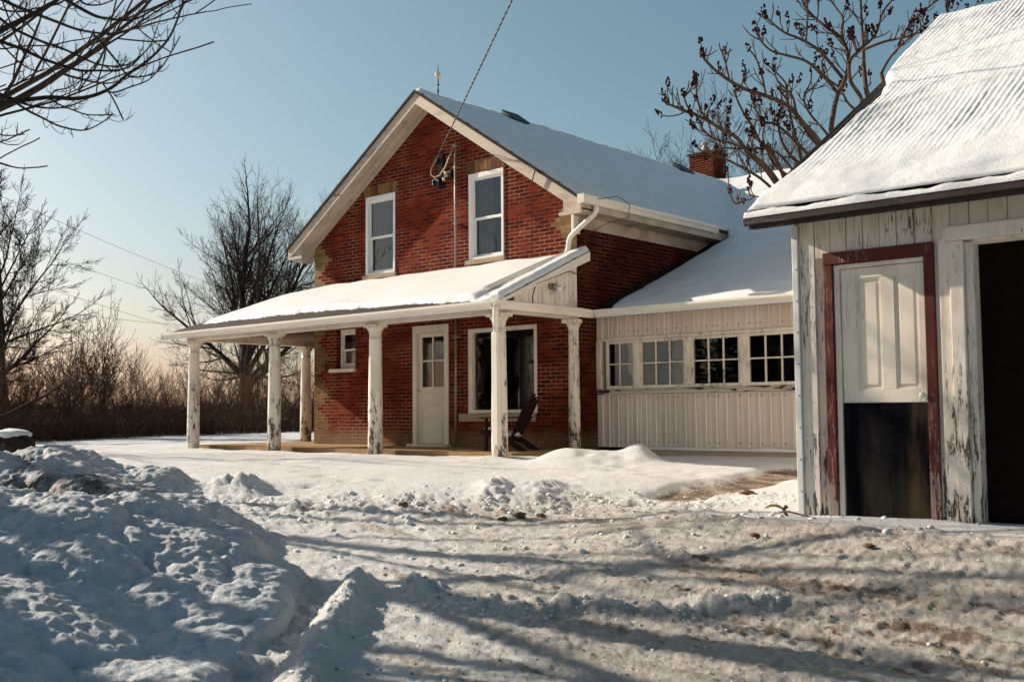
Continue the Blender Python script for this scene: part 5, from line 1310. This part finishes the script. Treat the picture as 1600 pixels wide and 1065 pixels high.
for k, (u, v, r0, lab) in enumerate(clods):
    x, y, z = ground_at(u, v); z = gz_at(x, y); mb = MB(); rk = random.Random(k); r0 *= .62
    for j in range(3 if k != 4 else 1): mb.blob((x+rk.uniform(-.6,.6)*r0*(j > 0), y+rk.uniform(-.6,.6)*r0*(j > 0), z+r0*.25), r0*(1 if j == 0 else .6), k*7+j, 3, (1.25,.9,.55 if k != 4 else .38), .55)
    tag(mb.build('stone' if k == 4 else 'soil_clod', 'soil', off=(x,y,z)), lab, 'stone' if k == 4 else 'clod')
# sticks and a curled leaf by the garage corner
x, y, z = 12.80, -5.0, -.27; z = gz_at(x, y)
mb = MB(); mb.tube(smooth_path([(x-.02,y-.08,z+.03),(x+.08,y-.14,z+.05),(x+.22,y-.16,z+.03),(x+.36,y-.22,z+.02)], 5), .008, 6); tag(mb.build('stick', 'sumac', off=(x,y,z)), 'thin forked stick lying on snow at the garage corner', 'stick')
mb = MB(); mb.tube(smooth_path([(x+.02,y-.02,z+.0),(x+.0,y-.04,z+.05),(x+.02,y-.03,z+.09)], 5), [.012]*11, 6); mb.tube([(x+.01,y-.03,z+.06),(x+.04,y-.05,z+.08)], .008, 6); tag(mb.build('stump', 'sumac', off=(x,y,z)), 'short broken stem standing at the garage corner trim', 'stem')
mb = MB(); P_ = []
for i in range(9):
    for j in range(5):
        a_ = (i/8-.5)*2.6; P_.append((x-.16+.16*i/8, y-.06+.05*(j/4-.5)*math.sin(math.pi*i/8), z+.045+.03*math.cos(a_)+.02*((j/4-.5)**2*4)))
mb.add(P_, [(i*5+j,i*5+j+1,(i+1)*5+j+1,(i+1)*5+j) for i in range(8) for j in range(4)], 0, True)
o = mb.build('dead_leaf', 'leaf', off=(x,y,z)); m_ = o.modifiers.new('thickness', 'SOLIDIFY'); m_.thickness = .004
tag(o, 'curled tan leaf on the snow at the garage corner', 'leaf')

# crumbs: broken bits of snow on the plowed edges and banks, grit on the drive
def crumbs(name, mat, n, seed, pick, rmin, rmax, label):
    rk = random.Random(seed); pts = [pick(rk) for _ in range(n)]
    xy = np.array([xy_of(a, b) for a, b in pts]); zz = terrain(xy[:, 0][None], xy[:, 1][None])[0][0]; m = MB()
    for (x, y), z in zip(xy, zz):
        r0 = rmin+(rmax-rmin)*rk.random()**3; m.blob((x, y, z+r0*.05), r0, rk.randint(0, 9999), 1, (rk.uniform(.8,1.3), rk.uniform(.8,1.3), rk.uniform(.55,.9)), .55)
    return tag(m.build(name, mat), label, kind='stuff')
def p_edge(rk):
    while True:
        a, b = rk.uniform(7.6, 11.4), rk.uniform(-3.4, 3.2)
        if rk.random() < .15+.85*math.exp(-((a-10.5)/.5)**2): return a, b
def p_drive(rk): 
    a = 4.6+5.6*rk.random()**1.3; return a, rk.uniform(-.9, .55*a)
def p_ridge(rk):
    k = rk.random()
    if k < .5: return rk.uniform(4.4, 7.4), -1.03+rk.gauss(0, .16)
    return 6.55+rk.gauss(0, .14), rk.uniform(-.7, 1.7)
crumbs('snow_crumbs', 'crumb', 1100, 401, p_edge, .006, .034, 'crumbs of broken snow along the plowed edge')
crumbs('snow_crumbs', 'crumb', 700, 402, p_ridge, .004, .020, 'crumbs of broken snow along the low ridges in front')
crumbs('grit', 'soil', 1000, 403, p_drive, .003, .011, 'brown grit and bits of soil on the scraped drive')
crumbs('snow_crumbs', 'crumb', 700, 404, p_drive, .004, .014, 'small crumbs of snow on the scraped drive')
